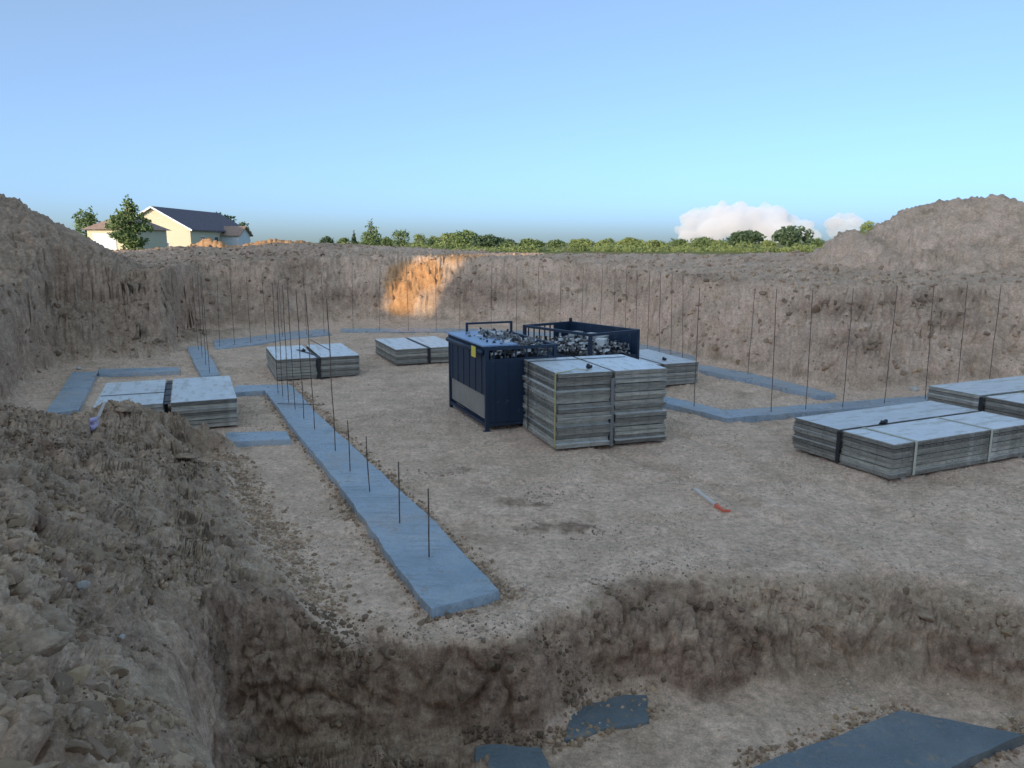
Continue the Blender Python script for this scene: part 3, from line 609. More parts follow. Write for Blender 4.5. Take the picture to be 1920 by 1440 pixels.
i = pick((GA > 0.05) * (GX < -0.9) * (r_ < 9) * (r_ > 1.6) * cell / r_**1.2 * smooth(0.95, 1.6, GH + 0.4 * nz) * np.clip(0.4 + 2 * nz2, 0, 3), 700, 28); s_ = 0.015 + 0.062 * np.random.default_rng(29).random(len(i)) ** 2.2
scatter("loose_lumps", at_random(i, 55) - np.array([0, 0, 0.012]), s_, 3, M["clod"], "fist-sized lumps of earth lying over the near left bank", "loose soil", 7)
i = pick((GA > 0.06) * (r_ < 9) * (GH < 0.05) * (GH > -0.74) * cell / r_ * np.clip(0.1 + 2 * nz2, 0, 3), 900, 38); s_ = 0.010 + 0.05 * np.random.default_rng(39).random(len(i)) ** 3
scatter("trench_lumps", at_random(i, 56) - np.array([0, 0, 0.006]), s_, 3, M["clod"], "lumps of earth stuck on the near trench face", "loose soil", 8)
i = pick(np.exp(-(dt / 0.22)**2) * cell * (r_ > 4), 2600, 8); s_ = 0.009 + 0.032 * np.random.default_rng(9).random(len(i)) ** 3
scatter("crumbled_soil", at_random(i, 57), s_, 2, M["clod"], "line of crumbled clods along the toe of the left slope", "loose soil", 4)

from mathutils.bvhtree import BVHTree
_sel = dense.reshape(NA, NR)
def zg(x, y):                        # true ground height under a point
    a = math.atan2(x, y); ia = int(round((math.degrees(a) + 41) / 0.072)); ia = NPRE + max(0, min(NDEN - 2, ia)); r = math.hypot(x, y)
    ir = int(np.searchsorted(RAD[ia], r)); ir = max(0, min(NR - 1, ir)); return float(GP[ia * NR + ir][2])
def big_clod(u, v, z, s, label, mat="lump", name="dirt_clod", cat="dirt clod", sub=4, sc=(1, 1, 1), rough=0.55, sink=0.25, seed=None, group=None):
    p = P(u, v, z); g = zg(p[0], p[1]); seed = int(u * 7 + v) if seed is None else seed
    vv, ff = rock_shape(sub, seed, rough); vv = vv * (1 + 0.20 * fbm(vv[:, 0], vv[:, 1], vv[:, 2] + seed, 5, 2.8, 0.6, billow=True)[:, None])
    o = link(name, np_mesh(name, vv * np.array(sc) * s, ff, M[mat], True)); o.location = (p[0], p[1], g + s * 0.6 * (1 - 2 * sink)); o.rotation_euler = (0, 0, seed % 6)
    return tag(o, label, cat, group)

# ------------------------------------------------------------------ concrete footings
def footing(edges, z_top, label, mat="footing", thick=0.2, group="poured concrete footings"):
    """edges: list of (left pixel, right pixel) pairs across the strip, surveyed on its top face"""
    n = 0; A = [P(*a, z_top) for a, b in edges]; B = [P(*b, z_top) for a, b in edges]
    def resample(pts):
        pts = np.array(pts); d = np.concatenate([[0], np.cumsum(np.hypot(*np.diff(pts[:, :2], axis=0).T))]); return pts, d
    A, da = resample(A); B, db = resample(B); N = max(4, int(max(da[-1], db[-1]) / 0.09)); K = 8
    ta = np.linspace(0, da[-1], N); tb = np.linspace(0, db[-1], N)
    Ar = np.stack([np.interp(ta, da, A[:, k]) for k in range(3)], -1); Br = np.stack([np.interp(tb, db, B[:, k]) for k in range(3)], -1)
    W_ = np.linspace(0, 1, K)[None, :, None]; G = Ar[:, None] * (1 - W_) + Br[:, None] * W_
    x, y = G[..., 0].ravel(), G[..., 1].ravel()
    rough = (0.14 if mat == 'wetfooting' and 'lower right' not in label else 0.035) * fbm(x, y, x * 0, 4, 2.0); G[..., 2] += 0.012 * fbm(x, y, x * 0 + 3, 4, 3.0).reshape(G.shape[:2])
    side = (Br - Ar); side /= np.linalg.norm(side, axis=1)[:, None]
    e = rough.reshape(G.shape[:2]); G[:, 0] += side * e[:, 0][:, None]; G[:, -1] += side * e[:, -1][:, None]
    top = G.reshape(-1, 3); c0 = top.mean(0); c0[2] = z_top - thick
    ring = [i * K for i in range(N)] + [(N - 1) * K + j for j in range(1, K)] + [i * K + K - 1 for i in range(N - 2, -1, -1)] + [j for j in range(K - 2, 0, -1)]
    lo = top[ring] - np.array([0, 0, thick]); mid = top[ring] - np.array([0, 0, 0.018]); ctr = c0
    out = (mid - ctr); out[:, 2] = 0; out /= np.linalg.norm(out, axis=1)[:, None] + 1e-9; mid += out * 0.012; lo += out * 0.02
    V = np.concatenate([top, mid, lo]) - c0; F = []
    for i in range(N - 1):
        for j in range(K - 1): a = i * K + j; F.append((a, a + 1, a + K + 1, a + K))
    nr = len(ring); T = len(top)
    for k in range(nr):
        k2 = (k + 1) % nr; F.append((ring[k], ring[k2], T + k2, T + k)); F.append((T + k, T + k2, T + nr + k2, T + nr + k))
    me = bpy.data.meshes.new("concrete_footing"); me.from_pydata(V.tolist(), [], F); me.materials.append(M[mat])
    bm = bmesh.new(); bm.from_mesh(me); bmesh.ops.recalc_face_normals(bm, faces=bm.faces); bm.to_mesh(me); bm.free()
    me.polygons.foreach_set("use_smooth", [True] * len(me.polygons))
    o = link("concrete_footing", me); o.location = c0.tolist(); m = o.modifiers.new("edge", 'EDGE_SPLIT'); m.split_angle = R(50)
    return tag(o, label, "footing", group)
footing([((806, 1142), (934, 1108)), ((752, 1070), (870, 1037)), ((700, 1000), (800, 963)), ((660, 942), (745, 915)), ((625, 893), (700, 872)), ((585, 845), (645, 822)), ((545, 796), (590, 771)), ((515, 756), (560, 736)), ((495, 731), (545, 721))],
        0.105, "long blue-grey concrete footing running from the foreground between short rebar stubs", thick=0.22)
footing([((438, 736), (442, 722)), ((493, 732), (545, 721))], 0.099, "short cross footing meeting the far end of the long footing", thick=0.2)
footing([((378, 706), (412, 702)), ((362, 676), (398, 674)), ((350, 650), (382, 648))], 0.10, "narrow footing behind the left stack with four tall rebars in it")
footing([((404, 655), (400, 637)), ((480, 645), (470, 632)), ((545, 634), (540, 622)), ((622, 627), (610, 617))], 0.045, "rear footing along the foot of the far left bank")
footing([((80, 778), (147, 768)), ((112, 736), (166, 729)), ((136, 697), (183, 697))], 0.10, "wide grey footing at the left edge beside the dark bank")
footing([((186, 700), (184, 692)), ((260, 698), (258, 690)), ((336, 695), (335, 688))], 0.10, "thin footing directly behind the left stack of panels")
footing([((428, 828), (424, 811)), ((545, 823), (536, 808))], 0.10, "short stub of footing beside the dirt slope, left of the long footing", thick=0.25)
footing([((1312, 693), (1310, 683)), ((1390, 709), (1400, 698)), ((1545, 743), (1566, 738))], 0.10, "slanting footing at the foot of the right bank")
footing([((1180, 740), (1180, 728)), ((1262, 759), (1262, 746)), ((1362, 784), (1360, 768))], 0.10, "footing leading from behind the tall stack to the angled corner")
footing([((1362, 784), (1361, 768)), ((1480, 775), (1440, 764)), ((1740, 754), (1740, 741)), ((1900, 742), (1900, 731))], 0.0995, "long footing behind the low right stacks with tall rebars")
footing([((640, 622), (640, 616)), ((900, 622), (900, 616)), ((1130, 636), (1130, 629)), ((1300, 676), (1310, 668))], 0.03, "rear footing with a row of tall rebars below the far bank")
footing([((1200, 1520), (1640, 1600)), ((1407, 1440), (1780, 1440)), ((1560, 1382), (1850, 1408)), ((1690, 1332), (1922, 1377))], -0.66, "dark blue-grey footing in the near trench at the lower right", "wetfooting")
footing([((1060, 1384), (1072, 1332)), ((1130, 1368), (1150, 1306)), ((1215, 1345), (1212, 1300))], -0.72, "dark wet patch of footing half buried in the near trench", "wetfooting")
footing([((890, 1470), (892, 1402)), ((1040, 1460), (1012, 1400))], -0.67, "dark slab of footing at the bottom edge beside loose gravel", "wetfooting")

# ------------------------------------------------------------------ rebar
def rebar_mesh(h, name="rebar"):
    m = MB(); n = max(3, int(h / 0.3)); pts = [(0.004 * math.sin(i * 1.3), 0.004 * math.cos(i * 1.7), h * i / n) for i in range(n + 1)]
    m.tube(pts, 0.0078, 8); return m.mesh(name, M["rebar"], True)
ME_TALL = rebar_mesh(2.45); ME_MID = rebar_mesh(2.2); ME_SHORT = rebar_mesh(0.80)
def rebar(u, v, kind, label, group, z=0.12, lean=None):
    p = P(u, v, z); o = link("rebar", {"t": ME_TALL, "m": ME_MID, "s": ME_SHORT}[kind]); o.location = (p[0], p[1], z - 0.03)
    lx, ly = lean if lean else (random.uniform(-.028, .028), random.uniform(-.028, .028)); o.rotation_euler = (lx, ly, random.random() * 6)
    return tag(o, label, "rebar", group)
for (u, v), t in zip([(805, 1045), (750, 981), (693, 922), (657, 884)], ["nearest short rebar stub standing in the long footing", "second nearest short rebar stub in the long footing", "third short rebar stub in the long footing", "farthest of the four short rebar stubs, just before the tall ones"]):
    rebar(u, v, "s", t, "short rebar stubs in the long footing", z=0.10)
tl = [(629, 843), (590, 803), (570, 783), (553, 765), (541, 753), (530, 743), (521, 735)]
for k, (u, v) in enumerate(tl):
    rebar(u, v, "t", ("nearest tall rebar in the long footing, beside the short stubs" if k == 0 else ord_(k + 1) + " tall rebar in the long footing, counted from the short stubs"), "tall rebars in the long footing", lean=(0, -0.02))
for k, (u, v) in enumerate([(393, 697), (386, 682), (379, 667), (372, 655)]):
    rebar(u, v, "t", ord_(k + 1) + " nearest rebar in the narrow footing behind the left stack", "rebars behind the left stack", lean=(0.01 * k, -0.02))
for k, (u, v) in enumerate([(412, 648), (440, 645), (470, 641), (500, 635), (530, 630), (575, 626), (608, 623)]):
    rebar(u, v, "m", ord_(k + 1) + " rebar from the left in the rear left footing", "rebars in the rear left footing")
us = [662, 712, 766, 818, 862, 921, 968, 1012, 1049, 1090, 1124]
for k, u in enumerate(us):
    rebar(u, 619 if u < 930 else 619 + (u - 930) * 0.065, "t", ord_(k + 1) + " thin rebar from the left in the row below the far bank", "rebars below the far bank", z=0.1)
for k, (u, v) in enumerate([(1150, 636), (1172, 641), (1192, 647), (1214, 652), (1236, 658), (1258, 664), (1280, 669)]):
    rebar(u, v, "t", ord_(k + 1) + " rebar from the left in the row behind the blue racks", "rebars behind the blue racks", z=0.1)
for (u, v), t in zip([(1301, 762), (1446, 771), (1511, 767), (1580, 763), (1658, 756), (1735, 748), (1793, 744), (1851, 740)],
                     ["tall rebar right beside the tall stack of panels", "first tall rebar past the footing corner", "second tall rebar past the footing corner", "third tall rebar past the footing corner", "tall rebar behind the near low right stack",
                      "tall rebar at the left end of the far right stack", "tall rebar rising behind the far right stack, middle of three", "rightmost tall rebar behind the far right stack"]):
    rebar(u, v, "t", t, "tall rebars along the right footing", z=0.10, lean=(0.0, 0.02))
rebar(1402, 701, "m", "lone rebar in the slanting footing below the right bank", "tall rebars along the right footing", z=0.10)
m = MB(); a = P(520, 757, 0.13); b = P(590, 758, 0.13); m.bar(a, b, 0.008)
tag(m.build("cross_bar", M["rebar"], smooth=True), "thin steel bar lying across the far part of the long footing", "rebar")
m = MB(); a = P(580, 768, 0.9); b = P(604, 768, 0.9)
A1 = P(590, 803, .12); A2 = P(629, 843, .12); m.bar((A1[0], A1[1], 1.72), (A2[0] - .03, A2[1], 1.74), 0.007)
tag(m.build("tie_bar", M["rebar"], smooth=True), "short horizontal bar tied between the two nearest tall rebars", "rebar")

# ------------------------------------------------------------------ stacks of form panels
PT_ = 0.0675
_panel_cache = {}
def panel_meshes(w_, l_):
    key = (round(w_, 2), round(l_, 2))
    if key in _panel_cache: return _panel_cache[key]
    f = MB(); f.box(0.004, 0.004, PT_ - 0.008, w_ - 0.004, l_ - 0.004, PT_ - 0.001, 1); f.mi[1] = 0; f.box(0.0, 0.0, PT_ - 0.014, w_, l_, PT_ - 0.0085, 1)
    r = MB(); t = 0.055; z0, z1 = 0.0, PT_ - 0.0145
    for y0, y1 in ((0, t), (l_ - t, l_)):                # end rails, channel shaped
        wy = 0.012; a, b = (y0 + wy, y1) if y0 == 0 else (y0, y1 - wy)
        r.box(0, y0, z0, w_, y1, z0 + 0.011); r.box(0, y0, z1 - 0.010, w_, y1, z1); r.box(0.012, a, z0 + 0.011, w_ - 0.012, b, z1 - 0.010)
        n = int(w_ / 0.15)
        for k in range(1, n): x = w_ * k / n; r.box(x - 0.011, min(y0, a) + 0.001 if y0 == 0 else b, z0 + 0.011, x + 0.011, a if y0 == 0 else y1 - 0.001, z1 - 0.010)
    for x0, x1 in ((0, t), (w_ - t, w_)):
        wx = 0.012; a, b = (x0 + wx, x1) if x0 == 0 else (x0, x1 - wx)
        r.box(x0, t, z0, x1, l_ - t, z0 + 0.011); r.box(x0, t, z1 - 0.010, x1, l_ - t, z1); r.box(a, t, z0 + 0.011, b, l_ - t, z1 - 0.010)
        n = int(l_ / 0.15)
        for k in range(1, n): y = t + (l_ - 2 * t) * k / n; r.box(x0 + 0.001 if x0 == 0 else b, y - 0.011, z0 + 0.011, a if x0 == 0 else x1 - 0.001, y + 0.011, z1 - 0.010)
    for k in range(1, 6): y = l_ * k / 6; r.box(t, y - 0.02, z0 + 0.008, w_ - t, y + 0.02, z1 - 0.003)
    _panel_cache[key] = (f.mesh("face_sheet", [M["formface"], M["formrail"]]), r.mesh("frame", M["formrail"]))
    return _panel_cache[key]
def stack(origin, ang, cols, w_, l_, n, gap, desc, colnames, grp, jitter=0.012, strapx=None):
    """origin: corner; ang: turn of the local axes; columns follow local +x, length local +y"""
    ca, sa = math.cos(ang), math.sin(ang)
    def Wd(x, y, z): return (origin[0] + ca * x - sa * y, origin[1] + sa * x + ca * y, z)
    g0 = 0.045
    for c in range(cols):
        fm, rm = panel_meshes(w_, l_)
        for yy in (0.25, l_ - 0.35):                       # timber bearers under each column
            b = MB(); b.box(0, 0, 0, w_ - 0.06, 0.10, 0.06); o = b.build("timber_bearer", M["board"]); o.location = Wd(c * (w_ + gap) + 0.03, yy, -0.018); o.rotation_euler = (0, 0, ang)
            tag(o, ("front" if yy < 1 else "rear") + " timber bearer under the " + colnames[c] + " column of " + desc, "timber", "bearers under " + desc)
        for k in range(n):
            jx, jy = random.uniform(-jitter, jitter), random.uniform(-jitter * 1.6, jitter * 1.6); rz = random.uniform(-.004, .004)
            o = empty("form_panel", Wd(c * (w_ + gap) + jx, jy, g0 + k * PT_ + (k // 2) * 0.013), ang + rz)
            a = link("face_sheet", fm, o); b = link("frame", rm, o)
            if k % 2 and k != n - 1:                       # panels lie in pairs, face to face
                a.location = (0, 0, PT_ - 0.0005); a.scale = (1, 1, -1); b.location = (0, 0, PT_ - 0.0005); b.scale = (1, 1, -1)
            i = n - k; w1 = "top" if i == 1 else ord_(i) + " from top"
            if k == 0: w1 = "lowest"
            tag(o, "%s form panel, %s column of %s" % (w1, colnames[c], desc), "form panel", grp)
    return Wd, g0 + n * PT_ + ((n - 1) // 2) * 0.013
def strap(Wd, pts, wdt, mat, label, name="strap"):
    """flat band along local points; each point (x, y, z, dx, dy, dz) carries the width direction"""
    m = MB(); vs = []
    for (x, y, z, dx, dy, dz) in pts:
        a = Wd(x - dx * wdt / 2, y - dy * wdt / 2, z - dz * wdt / 2); b = Wd(x + dx * wdt / 2, y + dy * wdt / 2, z + dz * wdt / 2); vs += [a, b]
    m.add(vs, [(2 * i, 2 * i + 1, 2 * i + 3, 2 * i + 2) for i in range(len(pts) - 1)])
    o = m.build(name, M[mat]); s = o.modifiers.new("thick", 'SOLIDIFY'); s.thickness = 0.004; s.offset = 0
    return tag(o, label, "strap")
def over_strap(Wd, y, x0, x1, zt, mat, label, wdt=0.05, zb=0.05):   # band hooped over a column pair, across x
    e = 0.016; return strap(Wd, [(x0 - e, y, zb, 0, 1, 0), (x0 - e, y, zt - 0.01, 0, 1, 0), (x0, y, zt + 0.008, 0, 1, 0), (x1, y, zt + 0.008, 0, 1, 0), (x1 + e, y, zt - 0.01, 0, 1, 0), (x1 + e, y, zb, 0, 1, 0)], wdt, mat, label)
def long_strap(Wd, x, y0, y1, zt, mat, label, wdt=0.05, zb=0.05):
    e = 0.024; return strap(Wd, [(x, y0 - e, zb, 1, 0, 0), (x, y0 - e, zt - 0.01, 1, 0, 0), (x, y0, zt + 0.008, 1, 0, 0), (x, y1, zt + 0.008, 1, 0, 0), (x, y1 + e, zt - 0.01, 1, 0, 0), (x, y1 + e, zb, 1, 0, 0)], wdt, mat, label)
def ratchet(Wd, x, y, z, label):
    m = MB(); a = Wd(x - 0.05, y, z + 0.03); b = Wd(x + 0.05, y, z + 0.03); m.bar(a, b, 0.025, 10); m.bar(Wd(x, y - 0.05, z + 0.02), Wd(x, y + 0.06, z + 0.055), 0.02, square=True)
    m.bar(Wd(x - .03, y - .06, z + .012), Wd(x - .02, y + .05, z + .014), .012, square=True)
    return tag(m.build("strap_ratchet", M["dark"]), label, "ratchet")
AX = math.atan(600 / FPX)           # the whole building lies turned by this angle
# tall stack in the middle
o1 = P(1043, 846, 0); W1, zt1 = stack(o1, R(18), 2, 0.975, 1.75, 17, 0.055, "the tall middle stack", ["left", "right"], "panels of the tall middle stack", 0.027)
strap(W1, [(-.02, .03, .05, 0, 1, 0), (-.02, .03, zt1 - .01, 0, 1, 0), (.03, .06, zt1 + .012, 0, 1, 0), (.25, .14, zt1 + .012, 0.3, 1, 0), (.42, .22, zt1 + .03, 0.5, .8, 0), (.62, .16, zt1 + .012, 0.1, 1, 0)], 0.06, "yellow_strap", "worn yellow strap down the front corner of the tall stack")
strap(W1, [(-.02, 1.38, .05, 0, 1, 0), (-.02, 1.38, zt1 - .01, 0, 1, 0), (.02, 1.38, zt1 + .008, 0, 1, 0), (1.9, 1.38, zt1 + .008, 0, 1, 0)], 0.035, "dark", "dark strap down the left side of the tall stack, farther from the corner")
m = MB(); m.box(-0.03, -0.03, 0, 0.03, 0.0, zt1 - 0.12); ob = m.build("steel_post", M["hardware"]); ob.location = W1(0.975 + 0.0275, 0.028, 0.0); ob.rotation_euler = (0, 0, R(19)); tag(ob, "grey upright post between the two columns of the tall stack", "post")
ratchet(W1, 0.72, 0.35, zt1 + 0.006, "black ratchet on top of the tall stack")
# low stack left of centre
o2 = P(519, 716, 0); W2, z2 = stack(o2, AX, 2, 0.985, 2.6, 7, 0.10, "the low stack left of centre", ["left", "right"], "panels of the low stack left of centre")
strap(W2, [(1.035, -.03, .03, 1, 0, 0), (1.035, -.03, z2 - .02, 1, 0, 0), (1.03, 0.3, z2 + .008, 1, 0, 0), (0.90, 0.9, z2 + .01, 1, 0, 0), (0.72, 1.6, z2 + .01, 1, 0, 0)], 0.08, "dark", "black strap down the gap of the low stack left of centre")
ratchet(W2, 0.84, 1.2, z2 + 0.006, "black ratchet on the low stack left of centre")
# stack farther back, left of the blue rack
o3 = P(743, 687, 0); W3, z3 = stack(o3, AX, 2, 0.92, 2.6, 6, 0.08, "the back stack beside the blue rack", ["left", "right"], "panels of the back stack beside the blue rack")
strap(W3, [(0.96, -.03, .03, 1, 0, 0), (0.96, -.03, z3 - .02, 1, 0, 0), (0.96, 0.1, z3 + .008, 1, 0, 0), (0.96, 2.4, z3 + .008, 1, 0, 0)], 0.07, "dark", "black strap along the gap of the back stack beside the blue rack")
# stack behind the tall one, right
o4 = P(1308, 721, 0); a4 = AX * 0.9; o4 = (o4[0] - math.cos(a4) * 2.0, o4[1] - math.sin(a4) * 2.0, 0); W4, z4 = stack(o4, a4, 2, 0.97, 2.45, 7, 0.06, "the low stack behind the tall one", ["left", "right"], "panels of the low stack behind the tall one")
ratchet(W4, 1.35, 0.5, z4 + 0.006, "black ratchet on the low stack behind the tall one")
# near low stack on the right: its ends face left
A5 = P(1670, 904, 0); C5 = P(1463, 848, 0); a5 = math.atan2(C5[1] - A5[1], C5[0] - A5[0])   # local x runs from near corner to the far left corner
d5 = math.hypot(C5[0] - A5[0], C5[1] - A5[1]); w5 = (d5 - 0.07) / 2
# local axes: x along the long side (to the right), columns follow local +y, so swap by turning 90 degrees less
ang5 = R(25)
def stackY(origin, ang, cols, w_, l_, n, gap, desc, colnames, grp):
    """same as stack but columns follow local +y and length local +x; built by a turned local frame"""
    ca, sa = math.cos(ang), math.sin(ang); far = (origin[0] - sa * (cols * w_ + (cols - 1) * gap), origin[1] + ca * (cols * w_ + (cols - 1) * gap), 0)
    return stack(far, ang - R(90), cols, w_, l_, n, gap, desc, colnames[::-1], grp)
W5, z5 = stackY(A5, ang5, 2, w5, 3.3, 7, 0.07, "the near low right stack", ["front", "rear"], "panels of the near low right stack")
for yy, nm in ((0.45, "pale strap on the near low right stack, nearer its corner"), (2.15, "pale strap on the near low right stack, at the frame edge")):
    over_strap(W5, yy, w5 + 0.07, 2 * w5 + 0.07, z5, "pale_strap", nm)
ratchet(W5, w5 + 0.035, 0.95, z5 + 0.0, "black ratchet in the gap of the near low right stack")
strap(W5, [(w5 + .035, -.03, .03, 1, 0, 0), (w5 + .035, -.03, z5 - .02, 1, 0, 0), (w5 + .035, 0.06, z5 - .03, 1, 0, 0)], 0.06, "dark", "black strap end in the gap of the near low right stack")
# far low stack on the right
z6t = 0.045 + 7 * PT_; C6 = P(1740, 727, z6t); G6 = P(1832, 746, z6t); a6 = R(114); w6 = math.hypot(C6[0] - G6[0], C6[1] - G6[1]); w6 = max(0.8, min(1.1, w6))
A6 = (C6[0] - math.cos(a6) * (2 * w6 + 0.1), C6[1] - math.sin(a6) * (2 * w6 + 0.1), 0)
W6, z6 = stackY(A6, R(24), 2, w6, 3.2, 7, 0.10, "the far right stack at the frame edge", ["front", "rear"], "panels of the far right stack")
strap(W6, [(w6 + .05, -.03, .03, 1, 0, 0), (w6 + .05, -.03, z6 - .02, 1, 0, 0), (w6 + .05, 0.06, z6 - .03, 1, 0, 0)], 0.08, "dark", "black strap end in the gap of the far right stack")
over_strap(W6, 1.0, w6 + 0.10, 2 * w6 + 0.10, z6, "yellow_strap", "yellow strap over the far right stack")
# left stack behind the dirt ridge
z7t = 0.045 + 7 * PT_; F7 = P(444, 750, z7t); B7 = P(427, 704, z7t); a7 = math.atan2(B7[1] - F7[1], B7[0] - F7[0]) - R(90); a7 = AX; l7 = 2.7; w7 = 1.13
o7 = (F7[0] - math.cos(a7) * (2 * w7 + 0.12), F7[1] - math.sin(a7) * (2 * w7 + 0.12), 0)
W7, z7 = stack(o7, a7, 2, w7, l7, 7, 0.12, "the left stack behind the dirt ridge", ["left", "right"], "panels of the left stack")
m = MB(); m.box(0, 0, 0, 0.10, 2.58, 0.012)
for k in range(4): m.box(-0.01, 0.2 + k * 0.65, 0.0125, 0.11, 0.28 + k * 0.65, 0.022)
ob = m.build("rubber_mat", M["dark"]); ob.location = W7(w7 + 0.01, 0.02, z7 - 0.03); ob.rotation_euler = (0, 0, a7); tag(ob, "black rubber strip in the gap along the left stack", "strip")
strap(W7, [(0.02, 1.15, z7 + .006, 0, 1, 0), (w7, 1.12, z7 + .006, 0, 1, 0)], 0.03, "dark", "thin dark strap lying across the left stack")

# ------------------------------------------------------------------ blue steel racks
def panel_x(m, x0, x1, y, z0, z1, t=0.03): m.box(x0, y - t / 2, z0, x1, y + t / 2, z1)
def rack(origin, ang, W_, L_, H_, label, kind):
    root = tag(empty("storage_rack", (origin[0], origin[1], 0), ang), label, "steel rack"); p = 0.035
    for (x, y) in ((p, p), (W_ - p, p), (p, L_ - p), (W_ - p, L_ - p)):
        m = MB(); m.bar((x, y, 0.0), (x, y, H_), p, square=True); m.box(x - .06, y - .06, -0.01, x + .06, y + .06, 0.012); bevel(m.build("post", M["navy"], root), 0.006)
    for z in (0.12, H_ - 0.03):
        for a, b in (((2 * p, p, z), (W_ - 2 * p, p, z)), ((2 * p, L_ - p, z), (W_ - 2 * p, L_ - p, z)), ((p, 2 * p, z), (p, L_ - 2 * p, z)), ((W_ - p, 2 * p, z), (W_ - p, L_ - 2 * p, z))):
            m = MB(); m.bar(a, b, 0.028, square=True); m.build("rail", M["navy"], root)
    m = MB(); m.box(2 * p, 2 * p, 0.15, W_ - 2 * p, L_ - 2 * p, 0.17); m.build("floor_plate", M["navy"], root)
    if kind == 1:
        # solid front end, open band at the top with uprights
        m = MB(); m.box(2 * p, 0.02, 0.15, W_ - 2 * p, 0.045, H_ - 0.26)
        for k in range(5): x = 2 * p + (W_ - 4 * p) * (k + 0.5) / 5; m.box(x - .006, 0.012, .16, x + .006, 0.0195, H_ - .27)
        m.build("end_panel", M["navy"], root)
        m = MB()
        for k in range(6): x = 2 * p + (W_ - 4 * p) * (k + 0.5) / 6; m.bar((x, p, H_ - 0.26), (x, p, H_ - 0.058), 0.012, square=True)
        m.bar((2 * p, p, H_ - 0.24), (W_ - 2 * p, p, H_ - 0.24), 0.02, square=True); m.build("end_grille", M["navy"], root)
        # long side: navy sheet above, bare board below
        m = MB(); zc = 0.66
        m.box(0.015, 2 * p, zc, 0.04, L_ - 2 * p, H_ - 0.06)
        for k in range(6): y = 2 * p + (L_ - 4 * p) * (k + 0.5) / 6; m.box(0.005, y - .012, zc, 0.0148, y + .012, H_ - 0.07)
        m.build("side_panel", M["navy"], root)
        m = MB(); m.box(0.045, 2 * p, 0.20, 0.065, L_ - 2 * p, zc - 0.003); m.build("side_board", M["side_board"], root)
        m = MB(); m.bar((-0.02, 0.1, H_ - 0.10), (-0.02, L_ - 0.05, H_ - 0.10), 0.05, 12); m.build("rolled_tarp", M["navy"], root, True)
        m = MB(); m.box(W_ - 0.04, 2 * p, 0.15, W_ - 0.015, L_ - 2 * p, H_ - 0.3); m.build("side_panel", M["navy"], root)
        m = MB(); m.box(2 * p, L_ - .045, 0.15, W_ - 2 * p, L_ - 0.02, H_ - 0.3); m.build("end_panel", M["navy"], root)
        m = MB(); m.box(-0.03, 0.06, H_ + 0.003, W_ * 0.46, L_ + 0.02, H_ + 0.035); bevel(m.build("lid", M["blue_lid"], root), 0.008)
        m = MB(); m.box(-0.081, 0.32, H_ - 0.22, -0.073, 0.56, H_ - 0.02); bevel(m.build("yellow_tag", M["tagyellow"], root), 0.003)
        # raised frame at the back end
        m = MB()
        for x in (W_ * .28, W_ - p): m.bar((x, L_ - p, H_ + .002), (x, L_ - p, H_ + 0.20), 0.022, square=True)
        m.bar((W_ * .28 - .02, L_ - p, H_ + 0.20), (W_ - p + .02, L_ - p, H_ + 0.20), 0.02, square=True); m.build("back_frame", M["navy"], root)
    else:
        m = MB(); m.box(W_ - 0.045, 2 * p, 0.78, W_ - 0.02, L_ - 2 * p, H_ - 0.06)
        for k in range(7): y = 2 * p + (L_ - 4 * p) * (k + 0.5) / 7; m.box(W_ - 0.052, y - .014, .79, W_ - 0.0452, y + .014, H_ - 0.07)
        m.build("side_panel", M["navy"], root)
        m = MB(); m.box(W_ * .62, L_ - .045, 0.6, W_ - 2 * p, L_ - 0.02, H_ - 0.06); m.build("end_panel", M["navy"], root)
        m = MB()
        for k in range(5): x = 2 * p + (W_ * .55) * (k + 0.5) / 5; m.bar((x, L_ - p, 0.15), (x, L_ - p, H_ - .06), 0.012, square=True)
        m.build("end_grille", M["navy"], root)
        m = MB(); m.box(2 * p, 0.02, 0.15, W_ - 2 * p, 0.045, 0.95); m.build("end_panel", M["navy"], root)
        m = MB(); m.box(0.02, 2 * p, 0.15, 0.045, L_ - 2 * p, 0.95); m.build("side_panel", M["navy"], root)
        m = MB(); m.bar((W_ - p, L_ - p, H_), (W_ - p, L_ - p, H_ + .08), .04, 10); m.build("corner_hook", M["dark"], root, True)
    return root
r1o = P(911, 810, 0); rackang = AX * 0.95
rk1 = rack(r1o, rackang, 1.42, 2.30, 1.55, "navy steel rack with a yellow tag and a blue lid, beside the tall stack", 1)
NR2 = PT(1197, 617, 17.1); a2 = math.atan2(0.6, 0.8)
r2o = (2.86 - 0.8 * 1.5, 17.1 - 0.6 * 1.5)
rk2 = rack(r2o, a2, 1.5, 2.35, 1.50, "navy steel rack with a long solid back panel, behind the tall stack", 2)
